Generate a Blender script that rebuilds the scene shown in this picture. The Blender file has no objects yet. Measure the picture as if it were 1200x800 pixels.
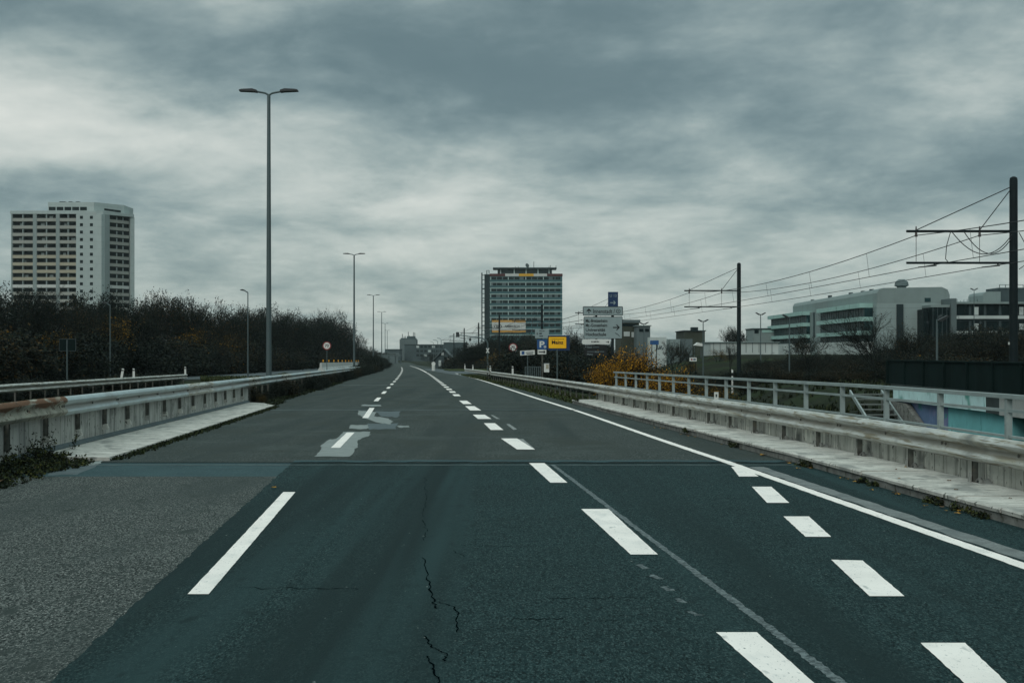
import bpy, bmesh, math, random
from mathutils import Vector, Matrix
R = math.radians
scene = bpy.context.scene
col = scene.collection

# ------------------------------------------------------------------ camera
F, CX, HY, CZ = 1500.0, 600.0, 413.0, 1.72          # focal length in photo pixels, centre column, horizon row, eye height
cam_d = bpy.data.cameras.new('camera'); cam = bpy.data.objects.new('camera', cam_d); col.objects.link(cam)
cam.location = (0, 0, CZ); cam.rotation_euler = (R(90), 0, 0)
cam_d.sensor_width = 36; cam_d.lens = 36 * F / 1200; cam_d.shift_y = 13 / 1200
cam_d.clip_start = 0.1; cam_d.clip_end = 12000
scene.camera = cam

# ------------------------------------------------------------------ sky, sun, exposure
SUN_EL, SUN_ROT = 34, 205
world = bpy.data.worlds.new('World'); scene.world = world; world.use_nodes = True
def build_world():
    nt = world.node_tree; N = nt.nodes; L = nt.links; N.clear()
    def n(t, **k):
        x = N.new(t)
        for a, b in k.items(): setattr(x, a, b)
        return x
    def m(op, a, b=None, c=None):
        x = n('ShaderNodeMath', operation=op)
        for i, v in enumerate((a, b, c)):
            if v is None: continue
            if isinstance(v, (int, float)): x.inputs[i].default_value = v
            else: L.new(v, x.inputs[i])
        return x.outputs[0]
    tc = n('ShaderNodeTexCoord'); sep = n('ShaderNodeSeparateXYZ'); L.new(tc.outputs['Generated'], sep.inputs[0])
    X, Y, Z = sep.outputs
    zc = m('ADD', m('MAXIMUM', Z, 0.0), 0.24)
    comb = n('ShaderNodeCombineXYZ')
    L.new(m('DIVIDE', X, zc), comb.inputs[0]); L.new(m('DIVIDE', Y, zc), comb.inputs[1])
    def noise(scale, det, rough, loc, dist=0.0, sc=(1, 1, 1)):
        mp = n('ShaderNodeMapping'); mp.inputs['Location'].default_value = loc; mp.inputs['Scale'].default_value = sc
        L.new(comb.outputs[0], mp.inputs[0])
        q = n('ShaderNodeTexNoise'); q.inputs['Scale'].default_value = scale; q.inputs['Detail'].default_value = det
        q.inputs['Roughness'].default_value = rough; q.inputs['Distortion'].default_value = dist
        L.new(mp.outputs[0], q.inputs['Vector']); return q.outputs['Fac']
    big = noise(1.0, 3, 0.5, (3.1, 7.7, 0.0), 0.2, (0.8, 1.0, 1))
    mid = noise(2.6, 9, 0.58, (1.3, 2.2, 4.0), 0.25, (1.0, 1.05, 1))
    fine = noise(7.5, 8, 0.62, (5.0, 3.0, 1.0), 0.2, (1.2, 1.0, 1))
    wx = noise(1.6, 4, 0.55, (9.0, 1.0, 2.0)); wz = noise(1.6, 4, 0.55, (4.0, 6.0, 8.0))
    v = m('ADD', m('ADD', m('MULTIPLY', big, 0.36), m('MULTIPLY', mid, 0.78)), m('MULTIPLY', fine, 0.26))
    Xw = m('ADD', X, m('MULTIPLY', m('SUBTRACT', wx, 0.5), 0.34)); Zw = m('ADD', Z, m('MULTIPLY', m('SUBTRACT', wz, 0.5), 0.13))
    # the larger banks and gaps of the cloud deck, by direction
    for (cx, cz, sx, sz, amp) in ((-0.30, 0.172, 0.14, 0.030, 0.25), (-0.07, 0.215, 0.17, 0.032, -0.12), (-0.32, 0.245, 0.10, 0.018, -0.10), (0.02, 0.108, 0.15, 0.026, 0.15), (0.33, 0.125, 0.11, 0.030, -0.10),
                                  (-0.36, 0.125, 0.12, 0.014, -0.07), (0.20, 0.225, 0.10, 0.020, -0.06), (0.30, 0.185, 0.12, 0.022, 0.07), (0.0, 0.275, 0.5, 0.025, -0.02), (0.0, 0.045, 0.6, 0.04, 0.085)):
        dx = m('DIVIDE', m('SUBTRACT', Xw, cx), sx); dz = m('DIVIDE', m('SUBTRACT', Zw, cz), sz)
        g = m('POWER', 2.718, m('MULTIPLY', m('ADD', m('MULTIPLY', dx, dx), m('MULTIPLY', dz, dz)), -0.5))
        v = m('ADD', v, m('MULTIPLY', g, amp))
    v = m('ADD', v, -0.195)
    rmp = n('ShaderNodeValToRGB'); L.new(v, rmp.inputs[0]); e = rmp.color_ramp.elements
    rmp.color_ramp.interpolation = 'B_SPLINE'
    e[0].position = 0.28; e[0].color = (0.12, 0.185, 0.20, 1)
    e[1].position = 0.86; e[1].color = (0.72, 0.75, 0.70, 1)
    for p, c in ((0.44, (0.215, 0.295, 0.305, 1)), (0.62, (0.40, 0.475, 0.455, 1))):
        q = e.new(p); q.color = c
    # the deck is brighter towards the zenith than near the horizon
    zen = n('ShaderNodeMapRange', interpolation_type='SMOOTHSTEP'); zen.inputs[1].default_value = 0.30; zen.inputs[2].default_value = 0.85
    zen.inputs[3].default_value = 0.90; zen.inputs[4].default_value = 2.5; L.new(Z, zen.inputs[0])
    gain = m('MULTIPLY', zen.outputs[0], 10.0)
    vm = n('ShaderNodeVectorMath', operation='SCALE'); L.new(rmp.outputs[0], vm.inputs[0]); L.new(gain, vm.inputs[3])
    sky = n('ShaderNodeTexSky', sky_type='NISHITA', sun_disc=False); sky.sun_elevation = R(SUN_EL); sky.sun_rotation = R(SUN_ROT)
    mix = n('ShaderNodeMix', data_type='RGBA'); mix.inputs[0].default_value = 0.94
    L.new(sky.outputs[0], mix.inputs[6]); L.new(vm.outputs[0], mix.inputs[7])
    bg = n('ShaderNodeBackground'); bg.inputs[1].default_value = 0.10; L.new(mix.outputs[2], bg.inputs[0])
    out = n('ShaderNodeOutputWorld'); L.new(bg.outputs[0], out.inputs[0])
build_world()
sun_d = bpy.data.lights.new('sun', 'SUN'); sun_d.energy = 0.9; sun_d.angle = R(30); sun_d.color = (1.0, 0.96, 0.9)
sun = bpy.data.objects.new('sun', sun_d); col.objects.link(sun)
sun.rotation_euler = (R(90 - SUN_EL), 0, R(180 - SUN_ROT))
scene.view_settings.view_transform = 'Standard'; scene.view_settings.look = 'None'
scene.view_settings.exposure = 0.16; scene.view_settings.gamma = 1.0; scene.view_settings.use_curve_mapping = False
scene.cycles.use_denoising = True
scene.cycles.max_bounces = 5; scene.cycles.diffuse_bounces = 3; scene.cycles.glossy_bounces = 2; scene.cycles.transparent_max_bounces = 4
scene.cycles.caustics_reflective = False; scene.cycles.caustics_refractive = False

# ------------------------------------------------------------------ ground shape
K = 0.0767
def curve(Y): return 0.00003 * max(0.0, Y - 90.0) ** 2
def zr(Y): return -0.0067 * min(max(0.0, Y - 20.0), 480.0)
def RP(u, Y, dz=0.0): return Vector((u - K * Y - curve(Y), Y, zr(Y) + dz))        # a point of the road: lateral offset, distance, height above it
def U(X, Y): return X + K * Y + curve(Y)
def PX(px, Y): return (px - CX) / F * Y
def PZ(py, Y): return CZ - (py - HY) / F * Y
def sm(t, a, b):
    t = min(1.0, max(0.0, (t - a) / (b - a))); return t * t * (3 - 2 * t)
def G(px, py, dz=0.0):                                                               # the road point seen at a photo pixel
    s = (py - HY) / F
    Y = (CZ - dz) / s
    if Y > 20: Y = (CZ - dz - 0.134) / max(1e-4, s - 0.0067)
    return Vector((PX(px, Y), Y, zr(Y) + dz))
def GU(px, py, dz=0.0):
    p = G(px, py, dz); return U(p.x, p.y), p.y
def hgt(X, Y):
    u = U(X, Y); h = zr(Y)
    if u > 7.3:
        t = (1 - sm(Y, 36, 46.5)) * sm(Y, 0, 8) * sm(u, 7.3, 7.9) * (1 - sm(X, 45, 60))
        h -= 4.6 * t
        h -= 0.9 * sm(u, 8, 13) * sm(Y, 44, 52) * (1 - sm(X, 15, 18) * (1 - sm(Y, 95, 110))) 
        h += 3.4 * sm(Y, 128, 172) * sm(X, 12, 30)
    if u < -7.0: h += 0.62 * sm(Y, 92, 116) * sm(-u, 7.0, 8.0) * (1 - sm(-u, 9.5, 14))
    if u < -18:
        e = -27 + 9 * sm(Y, 120, 380)
        h += 3.6 * sm(-u, -e + 1, -e + 22) + 4.0 * sm(-u, -e + 25, -e + 120)
    return h

# ------------------------------------------------------------------ materials
MATS = {}
def mat(name, c, rough=0.7, metal=0.0, var=0.25, scale=3.0, detail=6, bump=0.0, bscale=None, c2=None, stretch=(1, 1, 1), spec=0.3,
        speck=None, islands=None, build=None, lo=0.35, hi=0.65, dist=0.0):
    m_ = bpy.data.materials.new(name); m_.use_nodes = True; nt = m_.node_tree; N = nt.nodes; L = nt.links
    b = N['Principled BSDF']; b.inputs['Roughness'].default_value = rough; b.inputs['Metallic'].default_value = metal
    b.inputs['Specular IOR Level'].default_value = spec
    tc = N.new('ShaderNodeTexCoord'); mp = N.new('ShaderNodeMapping'); mp.inputs['Scale'].default_value = stretch
    L.new(tc.outputs['Object'], mp.inputs[0])
    def noise(s, d=4, r=0.55, vec=None):
        q = N.new('ShaderNodeTexNoise'); q.inputs['Scale'].default_value = s; q.inputs['Detail'].default_value = d; q.inputs['Roughness'].default_value = r
        q.inputs['Distortion'].default_value = dist
        L.new(vec or mp.outputs[0], q.inputs['Vector']); return q.outputs['Fac']
    if c2 is None: c2 = tuple(x * (1 - var) for x in c)
    rp = N.new('ShaderNodeValToRGB'); e = rp.color_ramp.elements
    e[0].position = lo; e[1].position = hi; e[0].color = (*c2, 1); e[1].color = (*c, 1)
    L.new(noise(scale, detail), rp.inputs[0]); cur = rp.outputs[0]
    def mixc(fac, a, bcol):
        x = N.new('ShaderNodeMix'); x.data_type = 'RGBA'
        L.new(fac, x.inputs[0]); L.new(a, x.inputs[6])
        if isinstance(bcol, tuple): x.inputs[7].default_value = (*bcol, 1)
        else: L.new(bcol, x.inputs[7])
        return x.outputs[2]
    def ramp(fac, a, b_):
        r_ = N.new('ShaderNodeMapRange'); r_.inputs[1].default_value = a; r_.inputs[2].default_value = b_; L.new(fac, r_.inputs[0]); return r_.outputs[0]
    for s in (speck or []):                                    # (scale, low, high, colour[, stretch])
        vec = None
        if len(s) > 4:
            m2 = N.new('ShaderNodeMapping'); m2.inputs['Scale'].default_value = s[4]; L.new(tc.outputs['Object'], m2.inputs[0]); vec = m2.outputs[0]
        cur = mixc(ramp(noise(s[0], 3, 0.6, vec), s[1], s[2]), cur, s[3])
    if islands:                                                # per leaf: one of several colours
        g = N.new('ShaderNodeNewGeometry'); r3 = N.new('ShaderNodeValToRGB'); r3.color_ramp.interpolation = 'CONSTANT'
        ee = r3.color_ramp.elements; ee[0].color = (*islands[0], 1); ee[1].position = 1 / len(islands); ee[1].color = (*islands[1], 1)
        for i in range(2, len(islands)):
            q = ee.new(i / len(islands)); q.color = (*islands[i], 1)
        L.new(g.outputs['Random Per Island'], r3.inputs[0]); cur = r3.outputs[0]
    if build: cur = build(N, L, tc, cur, mixc, ramp, noise, b) or cur
    L.new(cur, b.inputs['Base Color'])
    if bump:
        bm_ = N.new('ShaderNodeBump'); bm_.inputs['Strength'].default_value = bump; bm_.inputs['Distance'].default_value = 0.02
        L.new(noise(bscale or scale * 4, 4), bm_.inputs['Height']); L.new(bm_.outputs[0], b.inputs['Normal'])
    MATS[name] = m_; return m_

def joints(step, width, colr, axis=1, off=0.0):
    def f(N, L, tc, cur, mixc, ramp, noise, b):
        s = N.new('ShaderNodeSeparateXYZ'); L.new(tc.outputs['Object'], s.inputs[0])
        a = N.new('ShaderNodeMath'); a.operation = 'ADD'; a.inputs[1].default_value = 1000 * step + off; L.new(s.outputs[axis], a.inputs[0])
        q = N.new('ShaderNodeMath'); q.operation = 'MODULO'; q.inputs[1].default_value = step; L.new(a.outputs[0], q.inputs[0])
        c = N.new('ShaderNodeMath'); c.operation = 'LESS_THAN'; c.inputs[1].default_value = width; L.new(q.outputs[0], c.inputs[0])
        return mixc(c.outputs[0], cur, colr)
    return f

M = MATS
G1 = (1, .40, 1)
mat('asphalt_worn', (0.043, 0.057, 0.053), 0.9, var=0.25, scale=0.7, bump=0.5, bscale=60, spec=0.12, speck=[(50, 0.50, 0.63, (0.105, 0.122, 0.114), G1), (38, 0.52, 0.63, (0.016, 0.025, 0.025), G1), (15, 0.55, 0.66, (0.030, 0.042, 0.040), G1),
    (0.5, 0.48, 0.68, (0.026, 0.038, 0.037), (1.8, 0.05, 1)), (0.9, 0.5, 0.66, (0.036, 0.046, 0.041), (.7, .25, 1)), (0.35, 0.55, 0.75, (0.054, 0.070, 0.066)), (3.0, 0.58, 0.72, (0.029, 0.041, 0.039), (1, .4, 1))])
mat('asphalt_dark', (0.0140, 0.0365, 0.0385), 0.9, var=0.22, scale=0.55, bump=0.5, bscale=90, spec=0.10, speck=[(95, 0.50, 0.62, (0.050, 0.086, 0.086), G1), (66, 0.50, 0.61, (0.002, 0.010, 0.011), G1), (22, 0.56, 0.66, (0.009, 0.026, 0.028), G1),
    (0.6, 0.48, 0.64, (0.0105, 0.024, 0.025), (1.4, 0.05, 1)), (0.8, 0.54, 0.68, (0.020, 0.045, 0.047), (1.5, 0.04, 1)), (6, 0.60, 0.72, (0.011, 0.026, 0.027), (1, .4, 1)), (20, 0.73, 0.742, (0.24, 0.27, 0.26))])
mat('asphalt_coarse', (0.055, 0.070, 0.066), 0.92, var=0.22, scale=0.8, bump=0.9, bscale=60, spec=0.12, speck=[(62, 0.49, 0.60, (0.165, 0.182, 0.172), G1), (46, 0.49, 0.59, (0.010, 0.016, 0.016), G1), (90, 0.60, 0.66, (0.38, 0.39, 0.37), (1, .5, 1)), (17, 0.56, 0.66, (0.036, 0.047, 0.045), G1),
    (0.5, 0.5, 0.75, (0.042, 0.056, 0.054), (1.2, 0.2, 1)), (4, 0.58, 0.7, (0.038, 0.050, 0.047), (1, .4, 1))])
mat('crack', (0.002, 0.005, 0.006), 1.0, var=0.2, scale=8, spec=0.0)
mat('asphalt_band', (0.040, 0.076, 0.083), 0.9, var=0.2, scale=1.5, bump=0.3, bscale=40, speck=[(34, 0.52, 0.72, (0.065, 0.105, 0.112), G1)], spec=0.1)
mat('asphalt_side', (0.06, 0.08, 0.085), 0.7, var=0.2, scale=0.5, bump=0.2, bscale=60)
mat('paint', (0.87, 0.825, 0.775), 0.7, var=0.10, scale=2.0, bump=0.3, bscale=60, spec=0.15, speck=[(40, 0.62, 0.72, (0.55, 0.55, 0.53), (1, .4, 1)), (3, 0.55, 0.72, (0.68, 0.665, 0.63), (1, .5, 1)), (9, 0.63, 0.72, (0.50, 0.50, 0.48), (1, .35, 1)), (70, 0.665, 0.70, (0.12, 0.15, 0.15), (1, .4, 1))])
mat('paint_old', (0.36, 0.38, 0.36), 0.7, var=0.5, scale=14, speck=[(30, 0.5, 0.58, (0.06, 0.08, 0.085)), (90, 0.55, 0.65, (0.1, 0.12, 0.12))])
mat('paint_ghost', (0.15, 0.19, 0.195), 0.7, var=0.4, scale=9, speck=[(26, 0.46, 0.56, (0.03, 0.047, 0.05)), (80, 0.55, 0.65, (0.05, 0.07, 0.07))])
mat('ghost_stripe', (0.19, 0.215, 0.21), 0.7, var=0.4, scale=5, speck=[(40, 0.52, 0.62, (0.1, 0.115, 0.115)), (1.2, 0.55, 0.7, (0.09, 0.11, 0.112))])
mat('patch', (0.235, 0.27, 0.26), 0.8, var=0.25, scale=5, bump=0.3, bscale=50, speck=[(40, 0.58, 0.7, (0.15, 0.17, 0.17)), (7, 0.55, 0.65, (0.2, 0.225, 0.22), (0.4, 2.5, 1))])
mat('patch_blue', (0.075, 0.105, 0.112), 0.75, var=0.25, scale=3, bump=0.2, bscale=60)
mat('tar', (0.014, 0.028, 0.030), 0.95, var=0.3, scale=8, spec=0.05)
mat('seam', (0.16, 0.2, 0.2), 0.7, var=0.5, scale=4)
STREAK = [(3.0, 0.54, 0.70, (0.17, 0.175, 0.155), (1.0, 2.6, 0.10)), (9.0, 0.56, 0.64, (0.19, 0.19, 0.168), (1, 1.2, 0.06)), (1.6, 0.57, 0.70, (0.11, 0.116, 0.106), (1, 1, .8)), (6, 0.61, 0.66, (0.66, 0.65, 0.58), (1, 1, 0.12)), (14, .62, .68, (.05, .054, .05), (1, 1, .5))]
mat('concrete_wall', (0.50, 0.50, 0.45), 0.85, var=0.25, scale=2.2, bump=0.4, bscale=30, speck=STREAK, build=joints(1.0, 0.016, (0.05, 0.055, 0.052)))
mat('concrete_left', (0.42, 0.43, 0.40), 0.85, var=0.3, scale=1.6, bump=0.4, bscale=30, speck=[(3.0, 0.52, 0.7, (0.15, 0.16, 0.155), (1.0, 2.6, 0.15)), (9, 0.63, 0.68, (0.03, 0.034, 0.03)), (4, .6, .68, (.10, .11, .1), (1, 1.6, .3)), (2, 0.58, 0.75, (0.09, 0.1, 0.09))],
    build=joints(2.0, 0.02, (0.05, 0.055, 0.052)))
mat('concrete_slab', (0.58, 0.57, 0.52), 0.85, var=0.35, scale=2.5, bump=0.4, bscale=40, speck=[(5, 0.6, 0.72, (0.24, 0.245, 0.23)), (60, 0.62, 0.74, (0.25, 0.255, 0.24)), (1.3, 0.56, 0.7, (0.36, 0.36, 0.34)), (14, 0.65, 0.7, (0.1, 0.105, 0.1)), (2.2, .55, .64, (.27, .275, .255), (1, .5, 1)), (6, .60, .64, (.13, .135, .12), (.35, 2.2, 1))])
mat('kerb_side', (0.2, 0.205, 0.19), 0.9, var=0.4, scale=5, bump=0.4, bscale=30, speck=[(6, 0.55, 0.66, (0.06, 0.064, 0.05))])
mat('mortar', (0.27, 0.275, 0.255), 0.85, var=0.3, scale=10)
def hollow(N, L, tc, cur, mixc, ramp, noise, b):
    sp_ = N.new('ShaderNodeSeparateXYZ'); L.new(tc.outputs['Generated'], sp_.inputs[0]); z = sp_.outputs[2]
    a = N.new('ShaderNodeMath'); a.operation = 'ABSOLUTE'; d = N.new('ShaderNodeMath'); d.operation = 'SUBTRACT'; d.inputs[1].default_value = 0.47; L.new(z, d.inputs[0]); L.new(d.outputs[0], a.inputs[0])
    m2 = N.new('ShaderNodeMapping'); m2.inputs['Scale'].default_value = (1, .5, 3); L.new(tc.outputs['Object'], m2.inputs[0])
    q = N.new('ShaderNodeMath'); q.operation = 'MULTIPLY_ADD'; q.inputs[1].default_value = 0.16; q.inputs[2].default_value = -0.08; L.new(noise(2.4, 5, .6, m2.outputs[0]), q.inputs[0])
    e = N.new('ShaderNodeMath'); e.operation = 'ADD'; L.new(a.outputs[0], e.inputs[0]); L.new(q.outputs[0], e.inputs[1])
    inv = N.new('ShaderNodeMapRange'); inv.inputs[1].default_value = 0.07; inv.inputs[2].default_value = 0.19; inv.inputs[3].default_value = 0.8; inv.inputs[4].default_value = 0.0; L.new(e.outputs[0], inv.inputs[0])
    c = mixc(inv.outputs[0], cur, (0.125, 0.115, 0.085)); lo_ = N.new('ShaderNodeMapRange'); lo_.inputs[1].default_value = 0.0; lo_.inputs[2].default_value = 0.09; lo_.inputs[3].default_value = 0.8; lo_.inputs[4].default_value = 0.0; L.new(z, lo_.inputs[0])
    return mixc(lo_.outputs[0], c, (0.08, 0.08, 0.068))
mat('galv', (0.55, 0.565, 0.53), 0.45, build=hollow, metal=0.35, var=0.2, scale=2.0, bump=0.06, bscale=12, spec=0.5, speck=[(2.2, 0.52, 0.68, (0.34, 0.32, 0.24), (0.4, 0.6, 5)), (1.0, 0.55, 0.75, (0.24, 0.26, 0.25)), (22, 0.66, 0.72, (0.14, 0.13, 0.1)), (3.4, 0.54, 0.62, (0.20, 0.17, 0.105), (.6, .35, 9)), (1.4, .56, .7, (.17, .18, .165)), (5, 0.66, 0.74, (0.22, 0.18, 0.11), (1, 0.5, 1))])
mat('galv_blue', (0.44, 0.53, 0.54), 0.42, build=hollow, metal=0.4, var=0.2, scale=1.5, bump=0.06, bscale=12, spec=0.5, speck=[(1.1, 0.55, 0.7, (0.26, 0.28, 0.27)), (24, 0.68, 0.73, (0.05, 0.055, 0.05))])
def rust(N, L, tc, cur, mixc, ramp, noise, b):
    sp_ = N.new('ShaderNodeSeparateXYZ'); L.new(tc.outputs['Object'], sp_.inputs[0]); up = ramp(sp_.outputs[2], 0.80, 0.94)
    m2 = N.new('ShaderNodeMapping'); m2.inputs['Scale'].default_value = (1, .6, 2.5); L.new(tc.outputs['Object'], m2.inputs[0])
    a = N.new('ShaderNodeMath'); a.operation = 'MULTIPLY_ADD'; a.inputs[1].default_value = 0.20; L.new(up, a.inputs[0]); L.new(noise(3.0, 5, .6, m2.outputs[0]), a.inputs[2])
    c = mixc(ramp(a.outputs[0], 0.56, 0.66), cur, (0.125, 0.058, 0.026)); c = mixc(ramp(noise(9, 4, .6), .58, .68), c, (0.05, 0.03, 0.018)); return mixc(ramp(noise(24, 3, .6), .64, .7), c, (0.02, 0.02, 0.018))
mat('rusty', (0.36, 0.355, 0.29), 0.75, metal=0.1, var=0.4, scale=3, bump=0.3, bscale=30, build=rust)
mat('rail_paint', (0.30, 0.36, 0.355), 0.55, metal=0.25, var=0.2, scale=3, spec=0.4, speck=[(18, 0.64, 0.74, (0.18, 0.21, 0.2)), (3, 0.6, 0.75, (0.4, 0.44, 0.42))])
mat('post_steel', (0.12, 0.125, 0.11), 0.7, metal=0.3, var=0.5, scale=8, speck=[(9, 0.58, 0.7, (0.14, 0.13, 0.1))])
mat('lamp_grey', (0.095, 0.13, 0.135), 0.55, metal=0.4, var=0.2, scale=1.0, stretch=(1, 1, .2))
mat('lamp_dark', (0.035, 0.042, 0.045), 0.5, var=0.2, scale=2)
mat('mast', (0.009, 0.017, 0.019), 0.7, spec=0.15, var=0.3, scale=2)
mat('wire', (0.02, 0.025, 0.027), 0.5, var=0.2, scale=2)
mat('insul', (0.06, 0.05, 0.05), 0.4, var=0.2, scale=2)
mat('barrier_dark', (0.007, 0.018, 0.0175), 0.9, var=0.3, scale=1.5, spec=0.08, build=joints(2.0, 0.03, (0.012, 0.024, 0.024)))
mat('turq_light', (0.55, 0.78, 0.78), 0.75, var=0.2, scale=1.2, bump=0.2, bscale=20, speck=[(0.45, 0.6, 0.66, (0.10, 0.31, 0.27)), (5, 0.62, 0.75, (0.15, 0.34, 0.34), (1, 1, .2))])
mat('turq', (0.18, 0.50, 0.52), 0.75, var=0.2, scale=1.0, bump=0.2, bscale=20, speck=[(4, 0.62, 0.75, (0.04, 0.17, 0.18), (1, 1, .2))])
mat('purple', (0.14, 0.22, 0.38), 0.75, var=0.35, scale=1.5, speck=[(1.1, 0.50, 0.60, (0.20, 0.21, 0.36)), (1.7, 0.56, 0.62, (0.06, 0.24, 0.24)), (3.0, .62, .7, (.3, .36, .4))])
mat('soffit', (0.04, 0.056, 0.055), 0.9, var=0.3, scale=2)
mat('concrete_pale', (0.36, 0.385, 0.37), 0.85, var=0.2, scale=2, speck=[(5, 0.6, 0.75, (0.25, 0.27, 0.26), (1, 1, .2))])
mat('stair_steel', (0.13, 0.15, 0.14), 0.7, var=0.3, scale=4)
mat('sign_back', (0.006, 0.014, 0.014), 0.9, spec=0.08, var=0.2, scale=4)
mat('sign_grey', (0.26, 0.33, 0.335), 0.5, var=0.1, scale=2)
mat('sign_white', (0.62, 0.64, 0.61), 0.5, var=0.06, scale=3)
mat('sign_black', (0.012, 0.015, 0.016), 0.5, var=0.1, scale=3)
mat('sign_blue', (0.02, 0.085, 0.23), 0.5, var=0.1, scale=3)
mat('sign_navy', (0.014, 0.04, 0.10), 0.5, var=0.1, scale=3)
mat('sign_yellow', (0.93, 0.50, 0.012), 0.5, var=0.06, scale=3)
mat('sign_red', (0.22, 0.03, 0.03), 0.5, var=0.1, scale=3)
mat('ink', (0.010, 0.013, 0.014), 0.6, var=0.1, scale=3)
mat('ink_grey', (0.06, 0.08, 0.085), 0.6, var=0.1, scale=3)
mat('soil', (0.020, 0.026, 0.016), 0.95, var=0.5, scale=0.35, detail=8, bump=0.6, bscale=6, speck=[(0.12, 0.5, 0.62, (0.020, 0.032, 0.013)), (3, 0.55, 0.7, (0.011, 0.014, 0.011)), (1.0, 0.62, 0.72, (0.034, 0.036, 0.019))], spec=0.05)
mat('grass_dark', (0.03, 0.04, 0.015), 0.85, spec=0.08, islands=[(0.015, 0.022, 0.012), (0.024, 0.034, 0.014), (0.034, 0.042, 0.018), (0.018, 0.022, 0.014), (0.012, 0.019, 0.011)])
mat('lawn', (0.052, 0.072, 0.022), 0.95, var=0.5, scale=1.5, detail=8, bump=0.6, bscale=18, speck=[(0.5, 0.5, 0.65, (0.035, 0.046, 0.016)), (8, 0.6, 0.7, (0.07, 0.075, 0.025))], spec=0.1)
mat('grass_blade', (0.06, 0.08, 0.02), 0.8, spec=0.15, islands=[(0.026, 0.040, 0.012), (0.045, 0.062, 0.016), (0.062, 0.070, 0.022), (0.030, 0.034, 0.016), (0.021, 0.033, 0.012)])
mat('weed_leaf', (0.03, 0.04, 0.015), 0.8, spec=0.15, islands=[(0.012, 0.020, 0.011), (0.020, 0.030, 0.012), (0.032, 0.042, 0.014), (0.018, 0.020, 0.014), (0.010, 0.016, 0.011), (0.055, 0.06, 0.016)])
mat('bark', (0.014, 0.019, 0.017), 0.9, var=0.4, scale=6, spec=0.1)
mat('bark_pale', (0.030, 0.036, 0.032), 0.9, var=0.4, scale=6, spec=0.1)
mat('bark_dark', (0.006, 0.010, 0.010), 0.9, var=0.4, scale=6, spec=0.1)
mat('leaf_dark', (0.02, 0.026, 0.016), 0.8, spec=0.12, islands=[(0.006, 0.012, 0.011), (0.009, 0.016, 0.013), (0.015, 0.022, 0.015), (0.012, 0.016, 0.013), (0.005, 0.010, 0.010), (0.021, 0.025, 0.016)])
mat('leaf_brown', (0.03, 0.026, 0.016), 0.8, spec=0.12, islands=[(0.012, 0.016, 0.013), (0.019, 0.021, 0.014), (0.009, 0.013, 0.011), (0.028, 0.025, 0.014), (0.014, 0.021, 0.014), (0.05, 0.034, 0.013)])
mat('leaf_yellow', (0.3, 0.16, 0.02), 0.8, spec=0.12, islands=[(0.38, 0.18, 0.010), (0.66, 0.34, 0.014), (0.12, 0.06, 0.012), (0.045, 0.034, 0.014), (0.022, 0.025, 0.014), (0.20, 0.10, 0.012), (0.035, 0.026, 0.013), (0.07, 0.04, 0.012), (0.50, 0.24, 0.012)])
mat('leaf_gold_dim', (0.1, 0.06, 0.02), 0.8, spec=0.12, islands=[(0.10, 0.062, 0.012), (0.03, 0.028, 0.014), (0.04, 0.034, 0.014), (0.02, 0.024, 0.014), (0.016, 0.021, 0.013), (0.25, 0.135, 0.012)])
mat('leaf_fallen', (0.5, 0.26, 0.02), 0.7, var=0.6, scale=9)
mat('leaf_fallen_brown', (0.14, 0.07, 0.02), 0.7, var=0.5, scale=9)
mat('tower_white', (0.38, 0.445, 0.435), 0.8, var=0.08, scale=0.3, speck=[(0.6, 0.55, 0.75, (0.33, 0.385, 0.38), (1, 1, .2))], build=joints(2.81, 0.10, (0.29, 0.34, 0.34), 2, 0.4))
mat('tower_pillar', (0.235, 0.285, 0.28), 0.8, var=0.1, scale=0.3)
mat('balcony_grey', (0.31, 0.32, 0.29), 0.8, var=0.1, scale=0.3)
mat('balcony_sand', (0.36, 0.335, 0.255), 0.8, var=0.1, scale=0.3)
mat('balcony_white', (0.50, 0.52, 0.50), 0.8, var=0.1, scale=0.3)
mat('lab_glass', (0.016, 0.052, 0.058), 0.4, var=0.6, scale=0.5, spec=0.2, speck=[(1.4, 0.58, 0.66, (0.06, 0.12, 0.125), (1, 1, .3)), (.5, .55, .65, (.008, .02, .022))])
mat('dark_glass', (0.004, 0.014, 0.016), 0.45, var=0.5, scale=0.6, spec=0.12, speck=[(0.9, 0.6, 0.68, (0.06, 0.075, 0.08))])
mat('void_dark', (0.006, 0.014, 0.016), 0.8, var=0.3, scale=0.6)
mat('metal_grey', (0.20, 0.255, 0.25), 0.6, var=0.1, scale=0.5, speck=[(1.2, 0.55, 0.75, (0.165, 0.21, 0.207), (1, 1, .1))])
mat('metal_panel', (0.25, 0.315, 0.31), 0.6, var=0.08, scale=0.5, build=joints(1.6, 0.05, (0.17, 0.215, 0.212), 2))
mat('sill_teal', (0.31, 0.50, 0.46), 0.5, var=0.15, scale=0.6)
mat('white_wall', (0.48, 0.54, 0.525), 0.8, var=0.2, scale=0.25, speck=[(0.8, 0.6, 0.72, (0.26, 0.29, 0.29))])
mat('spandrel', (0.045, 0.125, 0.135), 0.6, var=0.2, scale=0.3)
mat('slab_pale', (0.40, 0.50, 0.485), 0.7, var=0.15, scale=0.3)
mat('far_wall', (0.055, 0.082, 0.088), 0.8, var=0.25, scale=0.2)
mat('far_wall_pale', (0.11, 0.145, 0.148), 0.8, var=0.2, scale=0.2)
mat('olive_wall', (0.045, 0.055, 0.04), 0.8, var=0.2, scale=0.3)
mat('roof_dark', (0.016, 0.031, 0.034), 0.8, var=0.2, scale=0.3)
mat('banner_orange', (0.50, 0.27, 0.05), 0.7, var=0.15, scale=0.3)
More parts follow.
